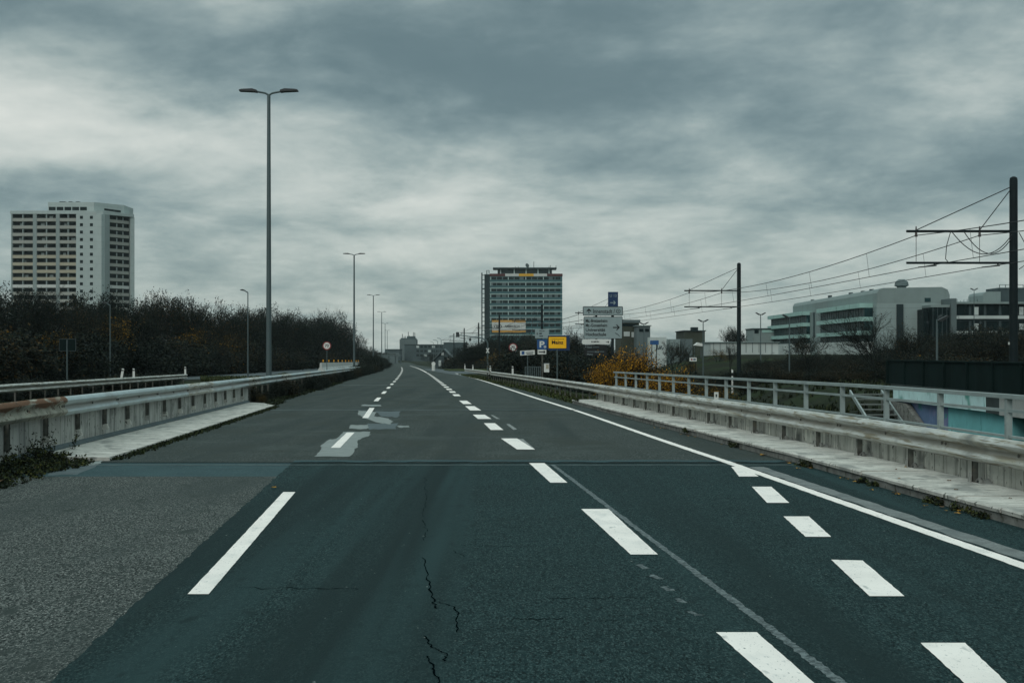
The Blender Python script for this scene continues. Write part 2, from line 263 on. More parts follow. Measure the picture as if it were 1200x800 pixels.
mat('band_red', (0.075, 0.018, 0.018), 0.7, var=0.15, scale=0.3)
mat('band_yellow', (0.62, 0.34, 0.03), 0.7, var=0.15, scale=0.3)
mat('orange_lamp', (0.7, 0.33, 0.02), 0.5, var=0.15, scale=3)
mat('hedge_leaf', (0.02, 0.026, 0.014), 0.85, spec=0.1, islands=[(0.014, 0.02, 0.012), (0.02, 0.028, 0.014), (0.032, 0.036, 0.018), (0.024, 0.022, 0.014)])

# ------------------------------------------------------------------ mesh helpers
WL = {}                                                            # world place of each object that parents others
class MB:
    def __init__(s): s.v = []; s.f = []; s.smooth = False
    def add(s, vs, fs):
        o = len(s.v); s.v += [tuple(p) for p in vs]; s.f += [tuple(i + o for i in f) for f in fs]; return s
    def box(s, x0, x1, y0, y1, z0, z1):
        return s.add([(x0, y0, z0), (x1, y0, z0), (x1, y1, z0), (x0, y1, z0), (x0, y0, z1), (x1, y0, z1), (x1, y1, z1), (x0, y1, z1)],
                     [(0, 3, 2, 1), (4, 5, 6, 7), (0, 1, 5, 4), (1, 2, 6, 5), (2, 3, 7, 6), (3, 0, 4, 7)])
    def obox(s, a, b, w, h, z0, z1=None):                          # a box whose centre line runs from a to b in plan
        a = Vector(a[:2]); b = Vector(b[:2]); d = (b - a).normalized(); n = Vector((-d.y, d.x)) * w / 2
        z1 = z0 + h if z1 is None else z1
        p = [a + n, a - n, b - n, b + n]
        return s.add([(q.x, q.y, z0) for q in p] + [(q.x, q.y, z1) for q in p], [(3, 2, 1, 0), (4, 5, 6, 7), (0, 1, 5, 4), (1, 2, 6, 5), (2, 3, 7, 6), (3, 0, 4, 7)])
    def quad(s, a, b, c, d): return s.add([a, b, c, d], [(0, 1, 2, 3)])
    def tube(s, pts, r, n=8, cap=True):
        pts = [Vector(p) for p in pts]; rs = r if isinstance(r, (list, tuple)) else [r] * len(pts); rings = []
        for i, p in enumerate(pts):
            d = (pts[min(i + 1, len(pts) - 1)] - pts[max(i - 1, 0)])
            if d.length < 1e-9: d = Vector((0, 0, 1))
            d.normalize(); a = Vector((0, 1, 0)) if abs(d.y) < 0.9 else Vector((1, 0, 0))
            x = d.cross(a).normalized(); y = d.cross(x)
            rings.append([p + (x * math.cos(2 * math.pi * k / n) + y * math.sin(2 * math.pi * k / n)) * rs[i] for k in range(n)])
        o = len(s.v); s.v += [tuple(q) for rg in rings for q in rg]
        for i in range(len(rings) - 1):
            for k in range(n): s.f.append((o + i * n + k, o + i * n + (k + 1) % n, o + (i + 1) * n + (k + 1) % n, o + (i + 1) * n + k))
        if cap:
            s.f.append(tuple(o + k for k in reversed(range(n)))); s.f.append(tuple(o + (len(rings) - 1) * n + k for k in range(n)))
        return s
    def prism(s, poly, z0, z1):
        n = len(poly); return s.add([(x, y, z0) for x, y in poly] + [(x, y, z1) for x, y in poly],
            [tuple(reversed(range(n))), tuple(range(n, 2 * n))] + [(i, (i + 1) % n, n + (i + 1) % n, n + i) for i in range(n)])
    def plate(s, poly, y0, y1):                                    # an outline in x and z, given thickness along y
        n = len(poly); return s.add([(x, y0, z) for x, z in poly] + [(x, y1, z) for x, z in poly],
            [tuple(range(n)), tuple(reversed(range(n, 2 * n)))] + [((i + 1) % n, i, n + i, n + (i + 1) % n) for i in range(n)])
    def sweep(s, prof, frames, closed=True):                       # profile of (side, height) along frames (point, side vector)
        n = len(prof); o = len(s.v)
        for p, sd in frames:
            for a, h in prof: s.v.append((p.x + sd.x * a, p.y + sd.y * a, p.z + h))
        for i in range(len(frames) - 1):
            for k in range(n if closed else n - 1): s.f.append((o + i * n + k, o + i * n + (k + 1) % n, o + (i + 1) * n + (k + 1) % n, o + (i + 1) * n + k))
        if closed:
            s.f.append(tuple(o + k for k in reversed(range(n)))); s.f.append(tuple(o + (len(frames) - 1) * n + k for k in range(n)))
        return s
    def build(s, name, m, parent=None, loc=None, fix=True, smooth=False):
        w = WL[parent.name] if parent is not None else Vector(loc or (0, 0, 0))
        me = bpy.data.meshes.new(name); me.from_pydata([(a - w.x, b - w.y, c - w.z) for a, b, c in s.v], [], s.f); me.materials.append(M[m] if isinstance(m, str) else m)
        if fix and len(s.f) > 1:
            bm = bmesh.new(); bm.from_mesh(me); bmesh.ops.recalc_face_normals(bm, faces=bm.faces[:]); bm.to_mesh(me); bm.free()
        if smooth:
            me.polygons.foreach_set('use_smooth', [True] * len(me.polygons))
            try: me.set_sharp_from_angle(angle=R(40))
            except Exception: pass
        o = bpy.data.objects.new(name, me); col.objects.link(o)
        if parent is not None: o.parent = parent
        else: o.location = w
        WL[o.name] = w.copy(); return o
def tag(o, label=None, cat=None, group=None, kind=None):
    for k, v in (('label', label), ('category', cat), ('group', group), ('kind', kind)):
        if v: o[k] = v
    return o
def thing(name, label, cat, loc=(0, 0, 0), group=None):
    o = bpy.data.objects.new(name, None); o.empty_display_size = 0.3; col.objects.link(o); o.location = loc; WL[o.name] = Vector(loc)
    return tag(o, label, cat, group)
CH = {}
def kids(o):
    if o.name not in CH: CH[o.name] = list(o.children)
    return CH[o.name]
def dup(root, loc, rz=0.0, sc=1.0, label=None, group=None):
    def cp(o, par):
        c = o.copy(); col.objects.link(c)
        if par is not None: c.parent = par
        for k in kids(o): cp(k, c)
        return c
    r = cp(root, None); r.location = loc; r.rotation_euler = (0, 0, rz); r.scale = (sc, sc, sc) if isinstance(sc, (int, float)) else sc
    if label: r['label'] = label
    if group: r['group'] = group
    WL[r.name] = Vector(loc); return r
def text_mb(body, width, height, thick=0.004, bold=0.0):           # lettering in the x-z plane, centred on 0, facing -y
    cu = bpy.data.curves.new('lettering', 'FONT'); cu.body = body; cu.size = 1; cu.extrude = 0.0; cu.offset = bold; cu.resolution_u = 3
    o = bpy.data.objects.new('lettering', cu); col.objects.link(o); dg = bpy.context.evaluated_depsgraph_get()
    me = bpy.data.meshes.new_from_object(o.evaluated_get(dg)); bpy.data.objects.remove(o)
    b = MB(); xs = [v.co.x for v in me.vertices]; ys = [v.co.y for v in me.vertices]
    x0, x1, y0, y1 = min(xs), max(xs), min(ys), max(ys); sy = height / (y1 - y0); sx = width / (x1 - x0) if width else sy
    b.v = [((v.co.x - (x0 + x1) / 2) * sx, 0.0, (v.co.y - (y0 + y1) / 2) * sy) for v in me.vertices]; b.f = [tuple(p.vertices) for p in me.polygons]
    bpy.data.meshes.remove(me); return b
def put(b, x, y, z):
    b.v = [(p[0] + x, p[1] + y, p[2] + z) for p in b.v]; return b
def rrect(x0, x1, z0, z1, r, n=4):
    pts = []
    for cx, cz, a0 in ((x1 - r, z1 - r, 0), (x0 + r, z1 - r, 90), (x0 + r, z0 + r, 180), (x1 - r, z0 + r, 270)):
        for k in range(n + 1):
            a = R(a0 + 90 * k / n); pts.append((cx + r * math.cos(a), cz + r * math.sin(a)))
    return pts
def disc(cx, cz, r, n=24): return [(cx + r * math.cos(2 * math.pi * k / n), cz + r * math.sin(2 * math.pi * k / n)) for k in range(n)]
def frames(u, Ys, dz=0.0):
    out = []
    for Y in Ys:
        uu = u(Y) if callable(u) else u; out.append((RP(uu, Y, dz), Vector((1, K, 0)).normalized()))
    return out
def yrange(a, b, st):
    n = max(1, int(math.ceil((b - a) / st))); return [a + (b - a) * i / n for i in range(n + 1)]
rng = random.Random(7)

# ------------------------------------------------------------------ ground sheet
def ground():
    Ys = [-40, -20, -8] + yrange(0, 60, 1.5) + yrange(63, 140, 4) + yrange(145, 260, 8) + yrange(275, 560, 25) + [650, 800, 1000, 1400, 2200, 4000, 8000]
    us = [-6000, -3000, -1500, -800, -500, -350, -250, -190, -150, -120, -100] + [-90 + 4 * i for i in range(17)] + [-24, -22, -20, -18, -16, -14, -11, -8, -6.5, -5.2, 0, 6.6, 7.3, 7.7, 8.2] + \
         [9 + 1.3 * i for i in range(14)] + [28, 31, 34, 38, 42, 46, 50, 55, 60, 70, 85, 100, 130, 170, 230, 350, 500, 900, 1600, 3000, 6000]
    b = MB()
    for Y in Ys:
        for u in us:
            X = u - K * Y - curve(min(Y, 620)); h = hgt(X, Y) - (0.07 if -5.6 < u < 7.4 else 0.0) - (0.03 if -7.9 < u <= -5.6 else 0)
            if Y < 0: h = min(h, 0) - (0.07 if -5.6 < u < 7.4 else 0)
            b.v.append((X, Y, h))
    n = len(us)
    for j in range(len(Ys) - 1):
        for i in range(n - 1): b.f.append((j * n + i, j * n + i + 1, (j + 1) * n + i + 1, (j + 1) * n + i))
    return tag(b.build('ground', 'soil', smooth=True), 'dark autumn ground with rough grass around the road', 'ground', kind='structure')
ground()

# ------------------------------------------------------------------ road, sheets and markings
def strip(u0, u1, Ya, Yb, dz, step=4.0, jag=0.0, seed=0):
    b = MB(); Ys = yrange(Ya, Yb, step); rr = random.Random(seed)
    f0 = u0 if callable(u0) else (lambda Y: u0); f1 = u1 if callable(u1) else (lambda Y: u1)
    for Y in Ys: b.v += [tuple(RP(f0(Y) + rr.uniform(-jag, jag), Y, dz)), tuple(RP(f1(Y) + rr.uniform(-jag, jag), Y, dz))]
    for i in range(len(Ys) - 1): b.f.append((2 * i, 2 * i + 1, 2 * i + 3, 2 * i + 2))
    return b
road = tag(strip(lambda Y: -6.05 if Y < 50 else -5.3, lambda Y: 6.0 if Y < 48 else 6.25, -12, 640, 0.0).build('road', 'asphalt_worn'), 'grey asphalt carriageway running straight to the far skyline', 'road', kind='structure')
WL['road'] = Vector((0, 0, 0))
def rpart(b, name, m, label=None):
    o = b.build(name, m, road, fix=False)
    if label: o['label'] = label
    return o
rpart(strip(-1.9, 6.0, -12, 19.85, 0.0065, 0.09, 0.016, 5), 'asphalt_patch', 'asphalt_dark', 'dark resurfaced asphalt in the near lanes')
rpart(strip(-6.05, -1.86, -12, 17.75, 0.003, 2), 'asphalt_patch', 'asphalt_coarse', 'coarse grey asphalt of the near left lane')
rpart(strip(-6.05, -1.86, 17.75, 19.9, 0.004, 2), 'asphalt_patch', 'asphalt_band', 'smooth bluish asphalt band beside the joint')
def line_poly(pts, dz, name, m, label=None):                       # a flat outline given as photo pixels on the road plane
    b = MB(); v = [G(x, y) + Vector((0, 0, dz)) for x, y in pts]; b.add(v, [tuple(reversed(range(len(v))))]); 
    nz = (v[1] - v[0]).cross(v[2] - v[1]).z
    b.f = [tuple(range(len(v)))] if nz > 0 else [tuple(reversed(range(len(v))))]
    return rpart(b, name, m, label)
def ragged(pts, dz, name, m, lab=None, seed=0, j=0.0015, step=0.05):   # painted outline with slightly worn edges, points on the road plane
    rr = random.Random(seed); out = []
    for a, c in zip(pts, pts[1:] + pts[:1]):
        d = c - a; n = max(1, min(60, int(d.length / (step * (1 + a.y / 25))))); nn = Vector((-d.y, d.x, 0)).normalized()
        for i in range(n): out.append(a + d * (i / n) + nn * rr.gauss(0, j) * (0 if i == 0 else 1) + Vector((0, 0, dz)))
    b = MB(); b.add(out, [tuple(range(len(out)))])
    ar = sum(p.x * q.y - q.x * p.y for p, q in zip(out, out[1:] + out[:1]))
    if ar < 0: b.f = [tuple(reversed(range(len(out))))]
    return rpart(b, name, m, lab)
def quad_px(q, dz, name, m='paint', seed=0): return ragged([G(q[k], q[k + 1]) for k in range(0, 8, 2)], dz, name, m, seed=seed + int(q[0]))
def rect_line(u0, u1, w, Ya, Yb, name='lane_dash', m='paint', dz=0.010, lab=None):
    if Yb - Ya < 12: return ragged([RP(u0 - w / 2, Ya), RP(u0 + w / 2, Ya), RP(u1 + w / 2, Yb), RP(u1 - w / 2, Yb)], dz, name, m, lab, int(Ya * 91))
    return rpart(strip(u0 - w / 2, u0 + w / 2, Ya, Yb, dz, 2.0, 0.006, int(Ya)), name, m, lab)
# lane line on the left: long dash, then shorter ones far off
rect_line(-1.53, -1.53, 0.15, 9.08, 15.73)
for (xa, ya, xb, yb) in ((388, 525, 409, 507), (423, 490, 434, 478)):
    ua, Ya = GU(xa + 5, ya); ub, Yb = GU(xb + 2, yb); rect_line(ua, ub, 0.17, Ya, Yb)
Yd = 50.5
while Yd < 330:
    rect_line(-1.5, -1.5, 0.15 + Yd * 0.0006, Yd, Yd + 5.0); Yd += 11.6
# block line between the lanes
blk = [(681, 597, 713, 597, 771, 650.5, 739, 650.5), (620, 543, 638, 543, 665, 566, 645, 566), (839, 742, 887, 742, 966, 812, 918, 812)]
for q in blk: quad_px(q, 0.010, 'lane_dash')
for (xa, xb, y0, xc, xd, y1) in ((587, 606, 514, 606, 627, 527), (567, 580, 496, 575, 590, 504), (554, 568, 486, 560, 576, 491), (545, 556, 476, 551, 564, 481), (538, 547, 469.5, 543, 553, 473.5)):
    quad_px((xa, y0, xb, y0, xd, y1, xc, y1), 0.010, 'lane_dash')
u0, Y0 = GU(536, 466); Yb = Y0 + 2.5
while Yb < 175:
    rect_line(1.98, 1.98, 0.30, Yb, Yb + 3.1); Yb += 6.2
rect_line(1.98, 1.98, 0.25, 178, 420, 'edge_line')
# diagonal block marks that run into the edge line
for q in ((857, 547.5, 874, 547.5, 889, 559, 866, 559), (881, 571, 904, 571, 925, 590, 899, 590), (918, 606, 948, 606, 974, 630, 944, 630), (974, 657, 1011, 658, 1060, 700, 1019, 700), (1079, 755, 1131, 755, 1186, 808, 1136, 808), ):
    quad_px(q, 0.0125, 'block_mark')
# edge line on the right
def eu(Y): return 4.90 + 0.3 * sm(Y, 18, 45) + 0.4 * sm(Y, 45, 110)
rpart(strip(lambda Y: eu(Y) - 0.075, lambda Y: eu(Y) + 0.075, -10, 41.3, 0.010, 0.12, 0.006, 3), 'edge_line', 'paint')
rpart(strip(lambda Y: eu(Y) - 0.085, lambda Y: eu(Y) + 0.085, 41.6, 166, 0.010, 2.0, 0.004, 4), 'edge_line', 'paint')
rpart(strip(lambda Y: eu(Y) + 0.12, lambda Y: eu(Y) + 0.34, -10, 19.2, 0.009, 0.25, 0.018, 6), 'worn_stripe', 'ghost_stripe', 'pale ground-off stripe beside the edge line')
# ground-off remains of an older marking
def seg(pts, w, name, m, dz=0.008, jag=0.3, seed=1, sub=12, lab=None):
    rr = random.Random(seed); b = MB(); P = []
    for (x0, y0), (x1, y1) in zip(pts[:-1], pts[1:]):
        a = G(x0, y0); c = G(x1, y1)
        for i in range(sub): P.append(a.lerp(c, i / sub))
    P.append(G(*pts[-1]))
    for i, p in enumerate(P):
        d = (P[min(i + 1, len(P) - 1)] - P[max(0, i - 1)]); n = Vector((-d.y, d.x, 0)).normalized()
        k = w * (1 + rr.uniform(-jag, jag)) / 2; off = n * rr.uniform(-jag, jag) * w * 0.4
        b.v += [tuple(p + off + n * k + Vector((0, 0, dz))), tuple(p + off - n * k + Vector((0, 0, dz)))]
    for i in range(len(P) - 1): b.f.append((2 * i, 2 * i + 1, 2 * i + 3, 2 * i + 2))
    return rpart(b, name, m, lab)
seg([(648, 545), (690, 577), (800, 660), (900, 735), (1000, 812)], 0.06, 'worn_stripe', 'paint_ghost', jag=0.22, sub=40)
for i, (x, y) in enumerate(((752, 664), (767, 676), (781, 690), (797, 704), (813, 719))):
    seg([(x - 4, y - 2), (x + 6, y + 3)], 0.05, 'worn_stripe', 'paint_ghost', jag=0.6, sub=3, seed=i)
for q in ((605, 514.5, 613, 514.5, 627, 526.5, 620, 527), (593, 497, 597, 497, 606, 503, 602, 504), (575, 486.5, 578, 486.5, 586, 491, 582, 491)):
    line_poly([(q[0], q[1]), (q[2], q[3]), (q[4], q[5]), (q[6], q[7])], 0.008, 'worn_stripe', 'paint_old')
# joints and seams across the road
def cross_seam(Y, ua, ub, w, m, dz, seed):
    rr = random.Random(seed); b = MB(); n = 40
    for i in range(n + 1):
        u = ua + (ub - ua) * i / n; j = rr.uniform(-1, 1) * w * 0.35
        b.v += [tuple(RP(u, Y - w / 2 + j, dz)), tuple(RP(u, Y + w / 2 + j * 0.6, dz))]
    for i in range(n): b.f.append((2 * i, 2 * i + 2, 2 * i + 3, 2 * i + 1))
    rpart(b, 'joint', m)
cross_seam(19.98, -5.3, 6.0, 0.10, 'tar', 0.0075, 1)
cross_seam(19.55, -5.4, 5.8, 0.05, 'seam', 0.0085, 2); cross_seam(20.3, -1.9, 5.9, 0.35, 'asphalt_band', 0.0045, 3)
cross_seam(41.7, -5.3, 6.1, 0.35, 'patch_blue', 0.005, 4); cross_seam(41.2, 2, 6.0, 0.12, 'tar', 0.006, 8); cross_seam(84, -5, -1.7, 0.6, 'seam', 0.005, 5)
# mortar patches round the left lane marks
def blob(pts, name, m, dz, seed):
    rr = random.Random(seed); out = []
    for (a, b_) in zip(pts, pts[1:] + pts[:1]):
        n = 5
        for i in range(n):
            t = i / n; out.append((a[0] + (b_[0] - a[0]) * t + rr.uniform(-1.4, 1.4), a[1] + (b_[1] - a[1]) * t + rr.uniform(-0.45, 0.45)))
    return line_poly(out, dz, name, m)
blob([(403, 506), (433, 506), (434, 510), (420, 516), (418, 524), (410, 535), (369, 535), (377, 526), (375, 522), (386, 515), (395, 514)], 'road_patch', 'patch', 0.006, 1)
blob([(409, 498), (431, 498), (431, 503), (409, 502.5)], 'road_patch', 'patch', 0.006, 2)
blob([(421, 481), (440, 483), (438, 488), (455, 490), (460, 494), (457, 497), (440, 495), (424, 488), (419, 486)], 'road_patch', 'patch', 0.006, 3)
blob([(440, 482), (470, 482), (466, 489), (446, 488)], 'road_patch', 'patch_blue', 0.005, 4)
blob([(430, 496), (466, 496), (464, 503), (432, 503)], 'road_patch', 'patch_blue', 0.0045, 5)
blob([(423, 474), (446, 474), (446, 476), (424, 476)], 'road_patch', 'patch', 0.0065, 6); blob([(466, 499), (480, 499), (479, 501), (467, 501)], 'road_patch', 'patch', 0.0065, 7)
blob([(62, 552), (100, 545), (108, 541), (118, 541), (112, 547), (90, 556), (56, 557)], 'road_patch', 'patch_blue', 0.0065, 8); blob([(100, 543), (120, 540), (118, 543), (104, 546.5)], 'road_patch', 'patch', 0.008, 9)
# cracks
def crack(pts, w, seed):
    rr = random.Random(seed); P = []
    for (x0, y0), (x1, y1) in zip(pts[:-1], pts[1:]):
        n = 9
        for i in range(n):
            t = i / n; P.append((x0 + (x1 - x0) * t + rr.uniform(-2.2, 2.2), y0 + (y1 - y0) * t))
    P.append(pts[-1]); b = MB()
    for i, (x, y) in enumerate(P):
        p = G(x, y); k = w * 0.85 * rr.uniform(0.25, 1.0); b.v += [(p.x - k, p.y, 0.0095), (p.x + k, p.y + 0.004, 0.0095)]
    for i in range(len(P) - 1): b.f.append((2 * i, 2 * i + 1, 2 * i + 3, 2 * i + 2))
    rpart(b, 'crack', 'crack')
crack([(496, 654), (502, 680), (508, 706), (512, 714)], 0.009, 1); crack([(512, 706), (532, 712), (537, 722), (535, 742)], 0.007, 2)
crack([(498, 746), (507, 760), (524, 768), (520, 776)], 0.007, 3); crack([(502, 770), (508, 785), (514, 800), (520, 820)], 0.009, 4)
crack([(494, 610), (500, 622), (497, 634)], 0.004, 5); crack([(530, 646), (545, 653)], 0.004, 6); crack([(498, 560), (500, 585), (496, 606)], 0.003, 8)
for k, (xa, xb, y) in enumerate(((600, 660, 726), (640, 760, 702), (700, 720, 728), (540, 600, 640), (280, 420, 690))):
    rr = random.Random(k); b = MB(); n = 16
    for i in range(n + 1):
        p = G(xa + (xb - xa) * i / n, y + rr.uniform(-1.5, 1.5)); w = rr.uniform(0.002, 0.009); b.v += [(p.x, p.y - w, 0.0092), (p.x, p.y + w, 0.0092)]
    for i in range(n): b.f.append((2 * i, 2 * i + 2, 2 * i + 3, 2 * i + 1))
    rpart(b, 'crack', 'crack')

# side road, island, slip road, parking path
b = MB(); 
for (u, Y) in ((5.7, 118), (6.0, 150), (7.2, 160), (11, 168), (30, 178), (30, 200), (12, 196), (7.5, 205), (5.4, 260), (2.2, 260)): b.v.append(tuple(RP(u, Y, 0.006)))
b.f = [tuple(range(len(b.v)))]
tag(b.build('side_road', 'asphalt_side', fix=False), 'bluish asphalt side road joining from the right', 'road', kind='structure')
b = MB(); pts = [RP(6.0, 205, 0), RP(9, 199, 0), RP(20, 200, 0), RP(28, 206, 0), RP(28, 235, 0), RP(8, 235, 0), RP(5.8, 225, 0)]
b.v = [(p.x, p.y, p.z + 0.02) for p in pts] + [(p.x, p.y, p.z + 0.15) for p in pts]; n = 7
b.f = [tuple(range(n, 2 * n))] + [(i, (i + 1) % n, n + (i + 1) % n, n + i) for i in range(n)]
tag(b.build('traffic_island', 'lawn'), 'green grass island between main road and side road', 'island', kind='structure')
def path_sheet(pts, w, name, m, label, dz=0.05):
    b = MB(); P = [Vector(p) for p in pts]
    fine = []
    for i in range(len(P) - 1):
        p0 = P[max(0, i - 1)]; p1 = P[i]; p2 = P[i + 1]; p3 = P[min(len(P) - 1, i + 2)]
        for k in range(8):
            t = k / 8; fine.append(0.5 * ((2 * p1) + (p2 - p0) * t + (2 * p0 - 5 * p1 + 4 * p2 - p3) * t * t + (3 * p1 - p0 - 3 * p2 + p3) * t ** 3))
    fine.append(P[-1])
    for i, p in enumerate(fine):
        d = (fine[min(i + 1, len(fine) - 1)] - fine[max(0, i - 1)]).normalized(); nn = Vector((-d.y, d.x)) * w / 2
        for q in (p + nn, p, p - nn): b.v.append((q.x, q.y, max(hgt(q.x, q.y), hgt(p.x, p.y)) + dz))
    for i in range(len(fine) - 1):
        for k in range(2): b.f.append((3 * i + k, 3 * i + k + 1, 3 * i + k + 4, 3 * i + k + 3))
    o = b.build(name, m, fix=False); return tag(o, label, 'road', kind='structure')
path_sheet([(-60, 60), (-42, 75), (-31, 100), (-29.5, 130), (-31, 170), (-37, 240), (-46, 330)], 5.5, 'slip_road', 'asphalt_side', 'grey slip road curving away below the wooded bank')
path_sheet([(30, 128), (34, 132), (40, 130), (48, 131)], 5.0, 'path', 'asphalt_side', 'pale path bending through the park on the right', 0.12)

# ------------------------------------------------------------------ guard rails, walls, kerbs
WB = [(0.0, 0.0), (0.025, -0.004), (0.07, 0.035), (0.083, 0.060), (0.075, 0.088), (0.03, 0.125), (0.022, 0.155), (0.03, 0.185), (0.075, 0.222), (0.083, 0.250), (0.07, 0.275), (0.03, 0.312), (0.0, 0.318)]
def wbeam(side):                                                   # closed outline; bulges point to the road
    out = [(side * a, h) for a, h in WB]; back = [(side * (a - 0.006), h + (0.003 if h < .15 else -0.003)) for a, h in reversed(WB)]
    return out + back
def guardrail(label, uf, Ya, Yb, z0, side, mats, post_dz, seglen=4.0, post_step=2.0, cat='guardrail', foot=None, pz=None, name='guardrail'):
    p0 = RP(uf(Ya), Ya); g = thing(name, label, cat, p0)
    Y = Ya; i = 0; base = wbeam(side)
    while Y < Yb - 0.1:
        Y2 = min(Y + seglen, Yb); j = 0.004 if i % 2 else 0.0
        prof = [(a + side * j, h + (0.002 if i % 2 else 0)) for a, h in base]
        b = MB(); b.sweep(prof, frames(uf, yrange(Y - 0.12, Y2 + 0.12, 1.0), z0)); m, lab = mats(Y, i)
        o = b.build('rail_section', m, g, smooth=True)
        if lab: o['label'] = lab
        if Y < 36:
            for dy, hh in ((0.06, 0.155), (-0.06, 0.155), (-2.0, 0.155)):          # bolts of the lap joint and the post
                p = RP(uf(Y2 + dy), Y2 + dy, z0 + hh); q = MB(); q.tube([p + Vector((side * 0.02, 0, 0)), p + Vector((side * 0.042, 0, 0))], 0.019, 6); q.build('bolt', 'post_steel', o)
        Y = Y2; i += 1
    Y = Ya + 1.3
    while Y < Yb and Y < 110:
        gz = post_dz if not pz else pz(Y)
        p = RP(uf(Y) - side * 0.055, Y); b = MB()
        b.prism([(p.x - .03, p.y - .03), (p.x + .03, p.y - .03), (p.x + .03, p.y - .024), (p.x + .004, p.y - .022), (p.x + .004, p.y + .022), (p.x + .03, p.y + .024), (p.x + .03, p.y + .03), (p.x - .03, p.y + .03), (p.x - .03, p.y + .024), (p.x - .004, p.y + .022), (p.x - .004, p.y - .022), (p.x - .03, p.y - .024)], p.z + gz, p.z + z0 + .24)
        b.build('post', 'post_steel', g)
        if foot and foot(Y):
            f = MB(); w = rng.uniform(.03, .06); f.add([(p.x - .06, p.y - w, p.z + gz), (p.x + side * 0.075, p.y - w, p.z + gz), (p.x + side * 0.075, p.y + w, p.z + gz), (p.x - .06, p.y + w, p.z + gz),
                  (p.x - .055, p.y - .05, p.z + gz + .10), (p.x + side * .055, p.y - .03, p.z + gz + .12), (p.x + side * .055, p.y + .03, p.z + gz + .12), (p.x - .055, p.y + .05, p.z + gz + .10)],
                  [(0, 3, 2, 1), (4, 5, 6, 7), (0, 1, 5, 4), (1, 2, 6, 5), (2, 3, 7, 6), (3, 0, 4, 7)])
            f.build('post_foot', 'concrete_slab' if side > 0 else 'mortar', g)
        Y += post_step
    return g
gur = lambda Y: 6.74 - 0.7 * sm(Y, 60, 148)
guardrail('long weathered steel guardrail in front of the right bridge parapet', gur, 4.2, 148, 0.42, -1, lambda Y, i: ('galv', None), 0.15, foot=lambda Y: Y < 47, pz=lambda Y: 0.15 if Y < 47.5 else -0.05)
gul = lambda Y: -5.98
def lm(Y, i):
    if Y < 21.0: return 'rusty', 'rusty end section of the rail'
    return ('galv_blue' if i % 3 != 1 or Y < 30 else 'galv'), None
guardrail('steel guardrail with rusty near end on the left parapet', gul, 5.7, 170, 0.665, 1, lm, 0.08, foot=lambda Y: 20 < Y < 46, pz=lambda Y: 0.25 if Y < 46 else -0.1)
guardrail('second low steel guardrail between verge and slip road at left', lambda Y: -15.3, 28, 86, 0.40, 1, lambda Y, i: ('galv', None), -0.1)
# right bridge parapet wall
w = thing('parapet_wall', 'streaky concrete parapet wall behind the right guardrail', 'wall', RP(6.9, 4))
MB().sweep([(-0.03, -1.4), (-0.03, 0.55), (0.33, 0.55), (0.33, -1.4)], frames(6.95, yrange(-8, 48, 2.0))).build('wall', 'concrete_wall', w)
Y = 5.4
while Y < 46:                                                      # little cement hoods with a drain hole at the wall foot
    p = RP(6.85, Y, 0.151); b = MB(); arc = [p + Vector((-0.06 + 0.02 * math.sin(a), 0.07 * math.cos(a), 0.06 * math.sin(a) - 0.01)) for a in [math.pi * k / 8 for k in range(9)]]
    b.tube(arc, [0.022 + rng.uniform(0, .008) for _ in arc], 6); o = b.build('drain_hood', 'kerb_side', w, smooth=True)
    b = MB(); b.add([p + Vector((0.06, 0.16, 0)), p + Vector((0.06, -0.16, 0)), p + Vector((-0.05, -0.08, 0)), p + Vector((-0.05, 0.08, 0)), p + Vector((0.06, 0, 0.06))], [(0, 1, 4), (1, 2, 4), (2, 3, 4), (3, 0, 4), (3, 2, 1, 0)]); b.build('cement_fillet', 'kerb_side', w)
    b = MB(); b.tube([p + Vector((-0.058, 0, 0.032)), p + Vector((-0.030, 0, 0.022))], 0.042, 10); b.build('drain_hole', 'ink', w); Y += 2.0
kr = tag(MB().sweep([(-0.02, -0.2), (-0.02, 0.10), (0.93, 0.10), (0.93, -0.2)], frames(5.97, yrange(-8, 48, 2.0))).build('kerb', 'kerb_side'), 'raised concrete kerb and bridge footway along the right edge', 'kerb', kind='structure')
WL[kr.name] = Vector((0, 0, 0)); Y = -8.0
while Y < 47.6:
    L_ = rng.uniform(0.96, 1.04); a, c = Y + 0.012, min(Y + L_ - 0.012, 48.1); t = rng.uniform(-0.006, 0.006); e = rng.uniform(-0.012, 0.012)
    b = MB(); b.sweep([(-0.045 + e, 0.10), (-0.05 + e, 0.135 + t), (-0.03 + e, 0.152 + t), (0.0, 0.152 + t), (0.93, 0.155), (0.93, 0.10)], frames(5.97, [a, c])); b.build('kerb_slab', 'concrete_slab', kr); Y += L_
